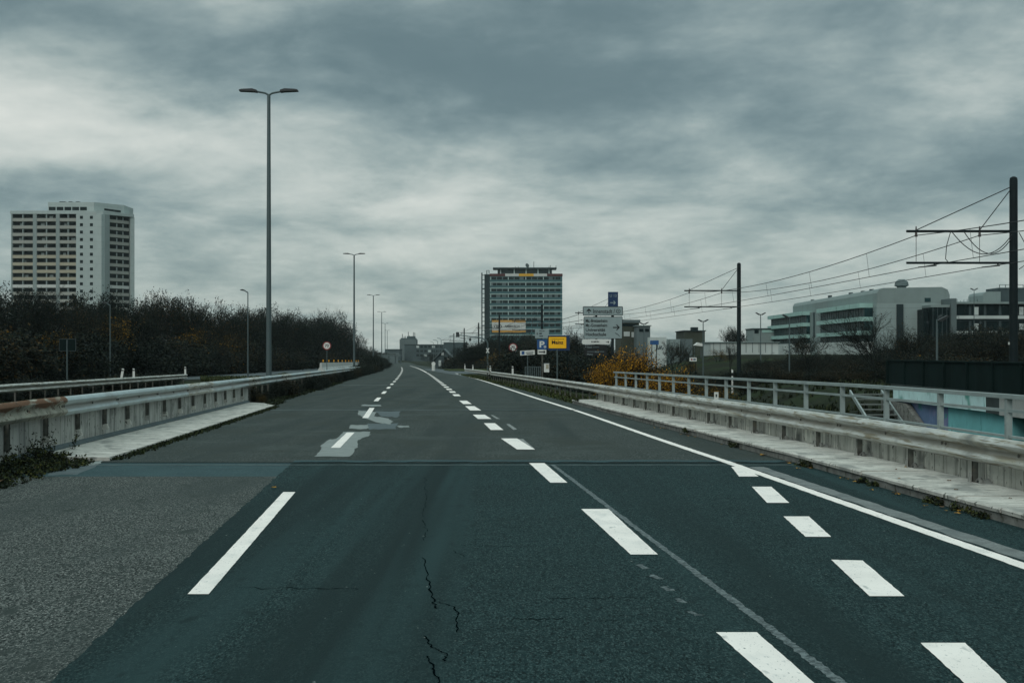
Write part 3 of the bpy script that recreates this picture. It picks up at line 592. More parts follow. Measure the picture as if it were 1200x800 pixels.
# left parapet wall and pale strip
w = thing('parapet_wall', 'stained concrete parapet wall below the rusty left guardrail', 'wall', RP(-6.1, 4))
MB().sweep([(0.0, -1.2), (0.0, 0.70), (-0.35, 0.70), (-0.35, -1.2)], frames(-6.08, yrange(-8, 47.3, 2.0))).build('wall', 'concrete_left', w)
MB().sweep([(0.002, -0.1), (0.07, -0.1), (0.07, 0.10), (0.002, 0.16)], frames(-6.08, yrange(19, 47, 2.0))).build('wall_foot', 'patch_blue', w)
kl = tag(MB().sweep([(0, -0.2), (0, 0.085), (1.2, 0.055), (1.24, -0.2)], frames(-6.06, yrange(20.3, 44.5, 1.0))).build('kerb', 'concrete_slab'), 'pale concrete strip along the foot of the left wall', 'kerb', kind='structure')
b = MB(); Ys = (44.5, 46.8); b.add([RP(-6.06, 44.5, -.2), RP(-4.86, 44.5, -.2), RP(-5.5, 46.8, -.2), RP(-6.06, 46.8, -.2), RP(-6.06, 44.5, .085), RP(-4.86, 44.5, .055), RP(-5.5, 46.8, .06), RP(-6.06, 46.8, .085)],
    [(3, 2, 1, 0), (4, 5, 6, 7), (1, 2, 6, 5), (2, 3, 7, 6), (0, 1, 5, 4), (3, 0, 4, 7)])
WL[kl.name] = Vector((0, 0, 0)); b.build('kerb_end', 'concrete_slab', kl)
# right hand railing
rl = thing('railing', 'grey painted steel railing on the right edge of the bridge', 'railing', RP(7.2, 3.5))
def bar(z0, z1, dx, name='rail'):
    MB().sweep([(-dx, z0), (-dx, z1), (dx, z1), (dx, z0)], frames(7.2, yrange(3.3, 45.9, 2.0))).build(name, 'rail_paint', rl)
bar(1.165, 1.215, 0.05, 'handrail'); bar(1.0, 1.035, 0.022); bar(0.69, 0.72, 0.02); 
for i in range(22):
    Y = 3.5 + 2 * i; p = RP(7.2, Y); MB().box(p.x - 0.035, p.x + 0.035, p.y - 0.035, p.y + 0.035, p.z + 0.55, p.z + 1.164).build('post', 'rail_paint', rl)
p = RP(7.13, 30.2); b = MB(); b.box(p.x - .05, p.x + .05, p.y - .05, p.y - .035, p.z + .62, p.z + .86); rf = tag(b.build('reflector_plate', 'sign_white', loc=p), 'small white reflector plate fixed on the bridge railing', 'reflector')
WL[rf.name] = p; b = MB(); b.box(p.x - .02, p.x + .02, p.y - .054, p.y - .0505, p.z + .74, p.z + .81); b.box(p.x - .02, p.x + .02, p.y - .054, p.y - .0505, p.z + .65, p.z + .69); b.build('reflector', 'ink_grey', rf)

# ------------------------------------------------------------------ damp autumn air
def haze():
    m_ = bpy.data.materials.new('haze'); m_.use_nodes = True; N = m_.node_tree.nodes; N.clear()
    v = N.new('ShaderNodeVolumePrincipled'); v.inputs['Color'].default_value = (0.80, 0.93, 0.93, 1); v.inputs['Density'].default_value = 0.00008; v.inputs['Anisotropy'].default_value = 0.1
    o = N.new('ShaderNodeOutputMaterial'); m_.node_tree.links.new(v.outputs[0], o.inputs['Volume']); M['haze'] = m_
    tag(MB().box(-1600, 1600, -60, 1300, -12, 75).build('haze', 'haze'), 'thin damp grey air over the whole place', 'haze', kind='stuff')
haze()

# ------------------------------------------------------------------ lit-less street lamps
def lamp(px, Y, ztop, base_z, label, double=True, group=None, r0=0.13, span=1.3):
    X = PX(px, Y); t = thing('street_lamp', label, 'street lamp', (X, Y, base_z), group); zt = ztop
    MB().tube([(X, Y, base_z - .4), (X, Y, base_z + 0.35 * (zt - base_z)), (X, Y, zt - 0.1)], [r0, r0 * 0.82, r0 * 0.55], 14).build('pole', 'lamp_grey' if double else 'lamp_grey', t, smooth=True)
    for s in ((-1, 1) if double else (-1,)):
        b = MB(); b.tube([(X, Y, zt - 0.12), (X + s * 0.16, Y, zt - .03), (X + s * span * .45, Y, zt + 0.05)], 0.045, 8); b.build('arm', 'lamp_grey', t)
        x0, x1 = X + s * span * .40, X + s * span; b = MB()
        poly = [(x0, zt + 0.0), (x0, zt + 0.09), (x0 + s * .2, zt + .15), (x1 - s * .12, zt + .13), (x1, zt + .10), (x1, zt + .05), (x0 + s * .15, zt + .02)]
        b.plate(poly if s < 0 else list(reversed(poly)), Y - 0.17, Y + 0.17); b.build('lamp_head', 'lamp_dark', t)
    return t
lamp(315, 57, PZ(108.5, 57), zr(57) - .25, 'tallest nearest double-armed street lamp behind left guardrail', r0=.135)
lamp(415, 151, PZ(298, 151), zr(151) - .3, 'double-armed street lamp right of the round 70 sign', r0=.14)
lamp(437.5, 258, PZ(346, 258), zr(258) - .3, 'third double-armed street lamp, just above the dark tree slope end', r0=.15)
for i, (px, Y, yt) in enumerate(((447.3, 365, 365.5), (451.3, 480, 379), (453.8, 590, 387))):
    lamp(px, Y, PZ(yt, Y), zr(Y) - .3, 'far double-armed street lamp in the row before the pale footbridge', group='far double-armed street lamps', r0=.16)
lamp(290.5, 103, PZ(341, 103), zr(103) - .2, 'slim single-armed street lamp by the slip road before yellow shrubs', False, r0=.07, span=.6)
lamp(129, 96, PZ(356, 96), 0.2, 'slim single-armed street lamp among the dark trees under the high-rise', False, r0=.06, span=.55)

# ------------------------------------------------------------------ tram line: poles, wires, bridge, stairs
TP = [(49.0, 19.2), (96.0, 17.02), (140.0, 11.0), (175.0, 4.1), (223.0, -2.2), (282.0, -7.35), (343.0, -12.8), (436.0, -19.8)]
NAMES = ['nearest tall dark overhead-line pole at the right picture edge', 'dark overhead-line pole rising behind the railing, arms to the left', 'overhead-line pole hidden behind the blue detour sign',
         'dark overhead-line pole above the white service sign', 'dark overhead-line pole before the orange and white banner', 'dark overhead-line pole left of the signal mast',
         'overhead-line pole between dark trees, next to the signal arm', 'farthest overhead-line pole beside the gabled house']
def tram_pole(i, X, Y, label):
    z = hgt(X, Y) if i else 0.3
    zt = 8.45 - (0 if i < 2 else 0.15); dz = 0 if i < 2 else -0.3
    t = thing('overhead_line_pole', label, 'pole', (X, Y, z)); n = 16
    r = 0.165
    MB().tube([(X, Y, z - 1), (X, Y, zt - .15), (X, Y, zt - .05), (X, Y, zt)], [r, r * .9, r * .8, r * .35], n).build('mast', 'mast', t, smooth=True)
    for zz, rr in ((6.36, 0.05), (5.15, 0.045)): MB().tube([(X, Y, zz + dz), (X - 4.1, Y, zz + dz)], rr, 8).build('arm', 'mast', t)
    for xx in (3.73, 1.3):
        MB().tube([(X, Y, 8.1 + dz), (X - xx, Y, 6.4 + dz)], 0.018, 6).build('stay_wire', 'wire', t)
        b = MB(); b.tube([(X - xx, Y, 6.55 + dz), (X - xx, Y, 6.15 + dz)], [0.02, 0.06], 8); b.tube([(X - xx, Y, 6.2 + dz), (X - xx, Y, 5.2 + dz)], 0.012, 5); b.build('hanger', 'insul', t)
        b = MB(); b.tube([(X - xx + .08, Y, 4.98 + dz), (X - xx + .78, Y, 5.05 + dz)], 0.022, 6); b.tube([(X - xx + .7, Y, 5.03 + dz), (X - xx + .7, Y, 5.15 + dz)], 0.03, 6); b.build('steady_arm', 'mast', t)
    if i == 0:
        for (xa, za, xb, zb, sag) in ((-2.42, 6.36, -0.05, 6.3, .85), (-1.95, 6.36, -.05, 6.2, .78)):
            pts = []
            for k in range(15):
                s = k / 14; pts.append((X + xa + (xb - xa) * s, Y - .1, za + (zb - za) * s - sag * 4 * s * (1 - s) * (0.9 + .2 * s)))
            MB().tube(pts, 0.018, 5).build('feeder_cable', 'wire', t)
        MB().tube([(X - 2.42, Y - .05, 6.36), (X - 2.58, Y - .05, 5.8), (X - 2.62, Y - .05, 5.3), (X - 2.5, Y - .05, 5.15)], 0.016, 5).build('feeder_cable', 'wire', t)
        MB().tube([(X + .17, Y - .1, 6.3), (X + .5, Y - .1, 5.7), (X + .45, Y - .1, 5.1), (X + .17, Y - .1, 4.9)], 0.016, 5).build('feeder_cable', 'wire', t)
    if i == 0:
        MB().box(X - .19, X - .165, Y - .05, Y + .05, 2.02, 2.12).build('number_plate', 'sign_white', t)
for i, (Y, X) in enumerate(TP): tram_pole(i, X, Y, NAMES[i])
def wires(xo, label):
    t = thing('overhead_wire', label, 'overhead wire', (19.2 - xo, 49, 5.0)); sup = [(8.0, 21.0)] + TP
    for a in range(len(sup) - 1):
        (Ya, Xa), (Yb, Xb) = sup[a], sup[a + 1]; dza = 0 if a < 3 else -0.3; dzb = 0 if a + 1 < 3 else -.3; n = 16; mess = []; cont = []
        for k in range(n + 1):
            s = k / n; Y = Ya + (Yb - Ya) * s; x = Xa + (Xb - Xa) * s
            mess.append(Vector((x - xo, Y, 6.2 + dza + (dzb - dza) * s - .55 * 4 * s * (1 - s)))); off = (0.0 if a % 2 else .3)
            cont.append(Vector((x - xo + .12, Y, 4.98 + dza + (dzb - dza) * s - .05 * 4 * s * (1 - s))))
        th = 1.0 if a < 3 else 1.6
        MB().tube(mess, 0.017 * th, 5).build('messenger_wire', 'wire', t); MB().tube(cont, 0.015 * th, 5).build('contact_wire', 'wire', t)
        if a < 4:
            for k in range(2, n - 1, 3): MB().tube([mess[k], cont[k]], 0.007, 4).build('dropper', 'wire', t)
wires(3.73, 'overhead tram wires of the track nearer the road'); wires(1.3, 'overhead tram wires of the track nearer the poles')

tb = thing('tram_bridge', 'low tram bridge with turquoise painted side and dark barrier', 'bridge', (13.4, 45, 0))
X0 = 13.4
def sidebox(b, Ya, Yb, z0, z1, x0=X0, x1=X0 + .35): return b.box(x0, x1, Ya, Yb, z0, z1)
sidebox(MB(), 36.2, 45.0, 0.05, 0.55).build('fascia', 'turq_light', tb)['label'] = 'light turquoise painted beam'
sidebox(MB(), 35.2, 36.2, 0.02, 0.55).build('fascia', 'soffit', tb); sidebox(MB(), 14, 35.2, 0.0, 0.55).build('fascia', 'concrete_pale', tb)['label'] = 'pale unpainted concrete beam'
MB().box(X0 + .58, 23.5, 14, 44.9, -0.5, 0.3).build('deck', 'soffit', tb)
MB().box(X0 - .06, 23.6, 13.9, 45.1, 0.551, 0.62).build('coping', 'soffit', tb)
b = MB(); b.box(X0, X0 + .1, 13.5, 45.6, 0.62, 1.42); b.box(X0 - .04, X0 + .14, 13.5, 45.6, 1.42, 1.47); b.build('barrier_panel', 'barrier_dark', tb)
for k in range(17): MB().box(X0 - .06, X0 - .001, 13.6 + 2 * k, 13.68 + 2 * k, .62, 1.419).build('barrier_post', 'barrier_dark', tb)
MB().box(X0 + .22, X0 + .55, 39.9, 44.9, -5.0, 0.04).build('abutment_panel', 'purple', tb)['label'] = 'purple painted abutment wall'
MB().box(X0 + .20, X0 + .55, 34.75, 39.9, -5.0, 0.04).build('abutment_panel', 'turq', tb)['label'] = 'turquoise painted abutment wall'
MB().box(X0 + .6, 24, 34.8, 44.9, -5.0, -.51).build('abutment_core', 'soffit', tb)
b = MB(); q = [(46.4, .02), (43.6, -.02), (41.0, -1.1), (38.0, -2.5), (38.0, -5), (46.4, -5)]; n = len(q); b.add([(X0 - .02, y, z) for y, z in q] + [(X0 + .18, y, z) for y, z in q], [tuple(range(n)), tuple(reversed(range(n, 2 * n)))] + [((i + 1) % n, i, n + i, n + (i + 1) % n) for i in range(n)]); b.build('wing_wall', 'kerb_side', tb)
st = thing('staircase', 'outdoor steel stairs going down beside the turquoise bridge wall', 'staircase', (12.7, 45.6, .3))
xs0, xs1 = 12.15, 13.28; ya, yb, za, zb = 46.0, 36.0, 0.33, -3.6; n = 24
for k in range(n):
    t_ = (k + .5) / n; y = ya + (yb - ya) * t_; z = za + (zb - za) * t_; MB().box(xs0 + .05, xs1 - .05, y - .17, y + .17, z - .04, z).build('tread', 'stair_steel', st)
for xx in (xs0, xs1):
    MB().add([(xx - .03, ya, za + .05), (xx + .03, ya, za + .05), (xx + .03, yb, zb + .05), (xx - .03, yb, zb + .05), (xx - .03, ya, za - .09), (xx + .03, ya, za - .09), (xx + .03, yb, zb - .09), (xx - .03, yb, zb - .09)],
        [(0, 1, 2, 3), (7, 6, 5, 4), (0, 4, 5, 1), (2, 6, 7, 3), (1, 5, 6, 2), (3, 7, 4, 0)]).build('stringer', 'rail_paint', st)

# ------------------------------------------------------------------ signs
def post(b, X, Y, z0, z1, r=0.04): return b.tube([(X, Y, z0), (X, Y, z1)], r, 10)
def panel(t, x0, x1, y0, y1, Y, m, name='panel', r=0.04, border=None, bw=0.03, thick=.03, bord=None):     # photo pixel box at distance Y
    X0_, X1_, Z0_, Z1_ = PX(x0, Y), PX(x1, Y), PZ(y1, Y), PZ(y0, Y); b = MB(); b.plate(rrect(X0_, X1_, Z0_, Z1_, r), Y - thick / 2, Y + thick / 2)
    o = b.build(name, bord or m, t)
    if bord:
        b = MB(); b.plate(rrect(X0_ + bw, X1_ - bw, Z0_ + bw, Z1_ - bw, r * .6), Y - thick / 2 - .004, Y - thick / 2 - .0005); b.build('sign_face', m, o)
    return o
def words(t, body, x0, x1, y0, y1, Y, m='ink', bold=0.01, th=.03, fit=True):
    b = text_mb(body, (x1 - x0) / F * Y if fit else None, (y1 - y0) / F * Y, bold=bold); put(b, PX((x0 + x1) / 2, Y), Y - th / 2 - .009, PZ((y0 + y1) / 2, Y)); return b.build('lettering', m, t, fix=False)
def shape(t, pts, Y, m='ink', th=.03, name='symbol', d=.009):
    b = MB(); b.plate([(PX(x, Y), PZ(y, Y)) for x, y in pts], Y - th / 2 - d, Y - th / 2 - d + .002); return b.build(name, m, t)
def arrow_r(x0, x1, y, h, w): return [(x0, y - w), (x1 - h, y - w), (x1 - h * 1.5, y - h), (x1 - h * .7, y - h), (x1, y), (x1 - h * .7, y + h), (x1 - h * 1.5, y + h), (x1 - h, y + w), (x0, y + w)]
YS = 70.0
X = PX(700, YS); bs = thing('direction_sign', 'large grey direction sign for Innenstadt, Universität and Hochschule above yellow bush', 'road sign', (X, YS, hgt(X, YS)))
for px in (699,): post(MB(), PX(px, YS) , YS + .12, hgt(PX(px, YS), YS) - .3, PZ(360, YS), .055).build('post', 'sign_back', bs)
p1 = panel(bs, 683, 730, 359, 369.8, YS, 'sign_grey', r=.06, bord='ink', bw=.035); p2 = panel(bs, 684, 729.5, 371, 397, YS, 'sign_grey', r=.05, bord='ink', bw=.03)
words(p1, 'Innenstadt /', 695, 720.5, 362, 367.2, YS, 'ink', .01); shape(p1, [(689.6, 367.5), (689.6, 364), (687.4, 365.4), (687.4, 364), (690.1, 361.3), (692.8, 364), (692.8, 365.4), (690.6, 364), (690.6, 367.5)], YS)
b = MB(); ring = disc(PX(724.5, YS), PZ(364.6, YS), .125); b.plate(ring, YS - .026, YS - .0245); b.build('symbol', 'ink_grey', p1); b = MB(); b.plate(disc(PX(724.5, YS), PZ(364.6, YS), .085), YS - .029, YS - .0265); b.build('symbol', 'sign_grey', p1); b = MB(); b.plate(disc(PX(724.5, YS), PZ(364.6, YS), .04), YS - .031, YS - .0295); b.build('symbol', 'ink_grey', p1)
for txt, x1, y in (('Mz.-Bretzenheim', 711.8, 375.8), ('Mz.-Gonsenheim', 711.5, 381.1), ('Universität', 709.3, 386.4), ('Hochschule', 710.3, 391.7)): words(p2, txt, 686.3, x1, y - 2.0, y + 1.9, YS, 'ink', .025)
shape(p2, [(718.2, 383.0), (723.9, 383.0), (721.8, 380.3), (723.2, 380.3), (726.4, 383.6), (723.2, 386.9), (721.8, 386.9), (723.9, 384.3), (718.2, 384.3)], YS)
shape(p2, [(720.3, 390.2), (721.5, 389.8), (724.5, 391.6), (726.5, 394.2), (726, 394.6), (723.8, 392.3)], YS, 'ink_grey')
Ya = YS - .1
ts = thing('arrow_sign', 'white arrow-shaped sign hung below the large direction sign', 'road sign', (PX(700, Ya), Ya, PZ(403, Ya)))
q = panel(ts, 682, 715.2, 397.6, 403.3, Ya, 'sign_white', r=.09); words(q, 'B MÜN', 693, 702, 398.9, 401.3, Ya, 'ink', .03); shape(q, arrow_r(710, 713.8, 400.6, 1.2, .3), Ya)
hs = thing('hotel_sign', 'black double hotel sign under the white arrow sign', 'road sign', (PX(700, Ya), Ya, PZ(416, Ya)))
q = panel(hs, 685, 711, 404.3, 409, Ya, 'sign_black', r=.02); words(q, 'Hotel', 688, 693.5, 405.6, 407.7, Ya, 'sign_grey', .0); shape(q, [(694.6, 406), (702, 406), (702, 407.4), (694.6, 407.4)], Ya, 'ink_grey'); shape(q, [(685.8, 405.8), (686.9, 405.8), (686.4, 407.4)], Ya, 'sign_grey')
q = panel(hs, 685, 711, 409.6, 416.6, Ya, 'sign_black', r=.02); shape(q, [(688, 411.2), (696, 411.2), (696, 412.8), (688, 412.8)], Ya, 'ink_grey'); words(q, 'Hotel', 697, 702, 411.0, 413, Ya, 'sign_grey', .0); words(q, 'Mainz', 688, 694.5, 414, 416, Ya, 'sign_grey', 0); shape(q, [(703, 411.2), (708, 411.2), (708, 412.8), (703, 412.8)], Ya, 'ink_grey')
Yu = YS + .25
us_ = thing('detour_sign', 'upright dark blue U 13 detour sign above the large direction sign', 'road sign', (PX(718, Yu), Yu, PZ(360, Yu)))
q = panel(us_, 712.5, 724.3, 342, 360, Yu, 'sign_navy', r=.02); words(q, 'U 13', 714.6, 722.4, 344.8, 348.0, Yu, 'sign_grey', .0); shape(q, [(715, 354.2), (719.5, 354.2), (718.6, 352.4), (719.8, 352.4), (721.6, 354.6), (719.8, 356.9), (718.6, 356.9), (719.5, 355.1), (715, 355.1)], Yu, 'sign_grey')
Ym = 73.0; X = PX(653, Ym)
ms = thing('town_sign', 'yellow town sign reading Mainz on a grey post', 'town sign', (X, Ym, hgt(X, Ym)))
post(MB(), X, Ym + .06, hgt(X, Ym) - .3, PZ(395, Ym), .038).build('post', 'lamp_grey', ms)
q = panel(ms, 642.6, 664, 394.3, 408.4, Ym, 'sign_yellow', r=.05, bord='ink', bw=.022); words(q, 'Mainz', 646.6, 660.2, 398.8, 403.2, Ym, 'ink', .03); words(q, 'Landeshauptstadt', 645.4, 661.0, 396.6, 398.1, Ym, 'ink', 0.01)
Yn = 76.; bsn = thing('blue_sign', 'dark blue sign panel half hidden behind the yellow town sign', 'road sign', (PX(656, Yn), Yn, PZ(410, Yn)))
panel(bsn, 642, 667.5, 393, 410.6, Yn, 'sign_navy', r=.04); post(MB(), PX(664.8, Yn), Yn + .06, hgt(PX(664.8, Yn), Yn) - .3, PZ(400, Yn), .03).build('post', 'sign_back', bsn)
Yp = 78.; X = PX(635.6, Yp)
ps = thing('parking_sign', 'blue P parking sign with white arrow plate on dark post', 'road sign', (X, Yp, hgt(X, Yp)))
post(MB(), X, Yp + .07, hgt(X, Yp) - .3, PZ(387, Yp), .05).build('post', 'post_steel', ps)
q = panel(ps, 629.4, 641.2, 397.7, 409.2, Yp, 'sign_blue', r=.04); words(q, 'P', 632.3, 638.2, 399.6, 407, Yp, 'sign_white', .03)
for r_, m_, d in ((.075, 'sign_white', .026), (.035, 'sign_blue', .0285)):
    b = MB(); b.plate(disc(PX(638.6, Yp), PZ(406.3, Yp), r_, 12), Yp - d - .001, Yp - d + .001); b.build('symbol', m_, q)
q = panel(ps, 630.0, 640.2, 409.6, 415, Yp, 'sign_white', r=.03); shape(q, arrow_r(631.2, 639, 412.2, 1.5, .55), Yp)
Yw = Yp - .05
ws = thing('service_sign', 'pale sign with three short text lines above the parking sign', 'road sign', (X, Yw, PZ(396, Yw)))
q = panel(ws, 627, 643.2, 385.8, 396.2, Yw, 'sign_grey', r=.03); words(q, 'Bürger', 632.2, 638.5, 386.8, 388.9, Yw, 'ink', .02); shape(q, [(632, 390), (635, 390), (635, 391.4), (632, 391.4)], Yw); shape(q, [(632, 393), (636.4, 393), (636.4, 394.3), (632, 394.3)], Yw, 'ink_grey')
shape(q, [(629.6, 389), (630, 390.4), (631.2, 390.8), (630, 391.3), (629.6, 392.8), (629.2, 391.3), (628, 390.8), (629.2, 390.4)], Yw, 'ink_grey')
def round_sign(px, py, rpx, Y, gy, label, pxp=None):
    X = PX(px, Y); Z = PZ(py, Y); r = rpx / F * Y; z0 = zr(Y) - .1
    t = thing('speed_limit_sign', label, 'speed sign', (X, Y, z0)); post(MB(), X, Y + .05, z0 - .2, Z + .2, .035).build('post', 'lamp_grey', t)
    b = MB(); b.plate(disc(X, Z, r), Y - .012, Y + .012); q = b.build('panel', 'sign_red', t)
    b = MB(); b.plate(disc(X, Z, r * .76), Y - .016, Y - .0125); b.build('sign_face', 'sign_white', q)
    tx = text_mb('70', r * .95, r * .72, bold=.02); put(tx, X, Y - .019, Z); tx.build('lettering', 'ink', q, fix=False); return t
round_sign(383, 405, 5.0, 112, 428, 'round 70 speed limit sign behind the left guardrail by the white barriers'); round_sign(601.2, 407, 5.0, 108, 437, 'round 70 speed limit sign on the right, left of the parking sign')
X = PX(605, 112); t = thing('small_sign', 'tiny grey plate on a thin post beside the right speed sign', 'road sign', (X, 112, zr(112))); post(MB(), X, 112.05, zr(112) - .2, PZ(409, 112), .035).build('post', 'lamp_grey', t); panel(t, 604, 606.2, 409, 414, 112, 'sign_grey', r=.02)
Yb_ = 100.; X = PX(618.3, Yb_); t = thing('guide_sign', 'low white guide sign with blue square at its left end', 'road sign', (X, Yb_, zr(Yb_)))
post(MB(), X, Yb_ + .05, zr(Yb_) - .2, PZ(411, Yb_), .035).build('post', 'lamp_grey', t); b = MB(); b.plate([(PX(x, Yb_), PZ(y, Yb_)) for x, y in ((609.4, 411), (626.6, 410), (626.8, 415.4), (609.6, 416.4))], Yb_ - .015, Yb_ + .015); q = b.build('panel', 'sign_white', t)
shape(q, [(611.2, 411.6), (614.6, 411.4), (614.6, 415.2), (611.2, 415.4)], Yb_, 'sign_blue'); shape(q, [(616, 412.6), (625, 412.1), (625, 413), (616, 413.5)], Yb_, 'ink_grey'); shape(q, [(617, 414.2), (624.6, 413.8), (624.6, 414.7), (617, 415.1)], Yb_, 'ink_grey')
Yc = 74.; X = PX(79, Yc); z0 = hgt(X, Yc); t = thing('sign_board', 'dark back of a rectangular sign on a post before the left trees', 'road sign', (X, Yc, z0))
post(MB(), X, Yc - .06, z0 - .2, PZ(398, Yc), .04).build('post', 'lamp_grey', t); panel(t, 69.4, 89, 397, 411.4, Yc, 'sign_back', r=.04, bord='ink_grey', bw=.02)
# white and blue boards in the park at right
Yc = 130.; X = PX(812, Yc); t = thing('notice_board', 'small white board with red and dark lettering on the grass slope', 'sign board', (X, Yc, hgt(X, Yc))); post(MB(), PX(809, Yc), Yc + .05, hgt(X, Yc) - .2, PZ(420, Yc), .03).build('post', 'sign_back', t); post(MB(), PX(815, Yc), Yc + .05, hgt(X, Yc) - .2, PZ(420, Yc), .03).build('post', 'sign_back', t)
q = panel(t, 808, 816.4, 418.8, 423.2, Yc, 'sign_white', r=.02); shape(q, disc(0, 0, 1, 10) and [(810.6 + 1.1 * math.cos(a), 421 + 1.1 * math.sin(a)) for a in [k * .5236 for k in range(12)]], Yc, 'sign_red'); shape(q, [(812.4, 420.2), (815.4, 420.2), (815.4, 421.8), (812.4, 421.8)], Yc, 'sign_navy')
Yc = 150.; X = PX(767, Yc); t = thing('platform_sign', 'dark blue board on two posts before the graffiti wall', 'sign board', (X, Yc, hgt(X, Yc))); panel(t, 761.8, 772, 398.8, 403.8, Yc, 'sign_blue', r=.03)
for px in (764, 769.5): post(MB(), PX(px, Yc), Yc + .06, hgt(X, Yc) - .2, PZ(399, Yc), .05).build('post', 'sign_back', t)
# switch cabinet and short fence behind the parking sign
Yc = 92.; x0, x1 = PX(637.5, Yc), PX(643.6, Yc); t = thing('switch_cabinet', 'pale switch cabinet with yellowish poster near the parking sign', 'cabinet', (x0, Yc, PZ(433, Yc)))
MB().box(x0, x1, Yc, Yc + .35, PZ(436, Yc), PZ(425.6, Yc)).build('body', 'sign_white', t); MB().box(x0 - .03, x1 + .03, Yc - .03, Yc + .38, PZ(425.6, Yc), PZ(425, Yc)).build('roof', 'lamp_grey', t); MB().box(x0 + .14, x1 - .04, Yc - .01, Yc - .001, PZ(432, Yc), PZ(427, Yc)).build('poster', 'balcony_sand', t)
Yc = 96.; t = thing('fence', 'short low grey fence left of the pale cabinet', 'fence', (PX(625, Yc), Yc, zr(Yc)))
MB().box(PX(615, Yc), PX(634, Yc), Yc - .02, Yc + .02, PZ(430, Yc), PZ(429.3, Yc)).build('rail', 'lamp_grey', t)
for k in range(9): x = PX(615.5 + 2.2 * k, Yc); MB().box(x - .03, x + .03, Yc - .02, Yc + .02, zr(Yc) - .2, PZ(429.9, Yc)).build('slat', 'lamp_grey', t)
# delineator posts
def delineator(px, Y, ztop, label, zb=None, lean=0):
    X = PX(px, Y); z0 = (zr(Y) if zb is None else zb); t = thing('delineator_post', label, 'delineator', (X, Y, z0), 'white delineator posts'); h = ztop - z0
    b = MB(); b.add([(X - .06, Y - .05, z0 - .1), (X + .06, Y - .05, z0 - .1), (X, Y + .07, z0 - .1), (X - .06 + lean, Y - .05, ztop), (X + .06 + lean, Y - .05, ztop - .05), (X + lean, Y + .07, ztop - .02)], [(2, 1, 0), (3, 4, 5), (0, 1, 4, 3), (1, 2, 5, 4), (2, 0, 3, 5)]); b.build('post', 'sign_white', t)
    b = MB(); k = .72; zz = z0 + h * k; b.add([(X - .065 + lean * k, Y - .056, zz), (X + .065 + lean * k, Y - .056, zz), (X + .065 + lean * k, Y - .056, zz + h * .14), (X - .065 + lean * k, Y - .056, zz + h * .14), (X - .065 + lean * k, Y - .051, zz), (X + .065 + lean * k, Y - .051, zz), (X + .065 + lean * k, Y - .051, zz + h * .14), (X - .065 + lean * k, Y - .051, zz + h * .14)], [(0, 1, 2, 3), (7, 6, 5, 4), (0, 4, 5, 1), (2, 6, 7, 3), (1, 5, 6, 2), (3, 7, 4, 0)]); b.build('reflector', 'ink', t)
    return t
for px, yt, lean, lab in ((142.2, 431.5, .10, 'leaning white delineator on top of the low left rail'), (157, 431.6, 0, 'upright white delineator on the low left rail beside the leaning one'), (217.3, 429.6, 0, 'white delineator at the end of the low left rail')):
    Y = 15.3 / ((600 - px) / F - K); delineator(px, Y, PZ(yt, Y), lab, zr(Y) + .71, lean)
for px, Y, yt, lab in ((544.8, 147.5, 426.5, 'white delineator at the far end of the right guardrail'), (554.2, 132, 427.3, 'second white delineator on the right guardrail from its far end'), (574.6, 105, 428.3, 'white delineator on the guardrail near the signal mast'), (600.8, 85.5, 428.8, 'white delineator on the guardrail under the right speed sign')):
    delineator(px, Y, PZ(yt, Y), lab, zr(Y) + .73)
delineator(858.0, 92, PZ(432.5, 92), 'short white post on the grass beside the second pole', hgt(PX(858, 92), 92)); delineator(979.5, 118, PZ(440, 118), 'small white post by the pale park path', hgt(PX(980, 118), 118))
# keep-right bollard and signals
Y = 212.; X = PX(508, Y); t = thing('traffic_bollard', 'white rounded traffic bollard on the small grass island', 'bollard', (X, Y, zr(Y))); b = MB(); b.tube([(X, Y, zr(Y)), (X, Y, zr(Y) + .9)], .28, 12); b.build('body', 'sign_white', t); b = MB(); b.plate(disc(X, zr(Y) + 1.15, .33), Y - .05, Y + .05); b.build('panel', 'sign_white', t)
Y = 200.; X = PX(571.5, Y); z0 = zr(Y) - .1; t = thing('traffic_signal', 'curved signal mast with long arm and signal head over the road', 'traffic light', (X, Y, z0))
ztp = PZ(396, Y); pts = [(X, Y, z0), (X, Y, PZ(402, Y)), (X - .25, Y, PZ(398.6, Y)), (X - .9, Y, PZ(396, Y)), (X - 1.8, Y, PZ(394.8, Y)), (PX(551, Y), Y, PZ(394.4, Y)), (PX(538, Y), Y, PZ(392, Y))]
MB().tube(pts, [.12, .11, .1, .09, .085, .07, .05], 8).build('mast', 'lamp_grey', t, smooth=True)
def signal(x, yA, yB, hw):
    b = MB(); b.plate(rrect(PX(x, Y) - hw, PX(x, Y) + hw, PZ(yB, Y), PZ(yA, Y), .08), Y - .3, Y - .12); o = b.build('signal_head', 'sign_black', t)
    for k in range(3):
        b = MB(); b.plate(disc(PX(x, Y), PZ(yA + (yB - yA) * (k + .5) / 3, Y), hw * .4, 10), Y - .315, Y - .301); b.build('lens', 'ink_grey', o)
signal(536.3, 389, 395, .24); signal(551, 396.2, 399.6, .16)
MB().tube([(PX(551, Y), Y, PZ(394.5, Y)), (PX(551, Y), Y, PZ(397, Y))], .04, 6).build('bracket', 'lamp_grey', t)
t = thing('crossbuck_sign', 'white crossed rail warning sign on the signal mast', 'road sign', (X, Y - .2, PZ(411, Y)))
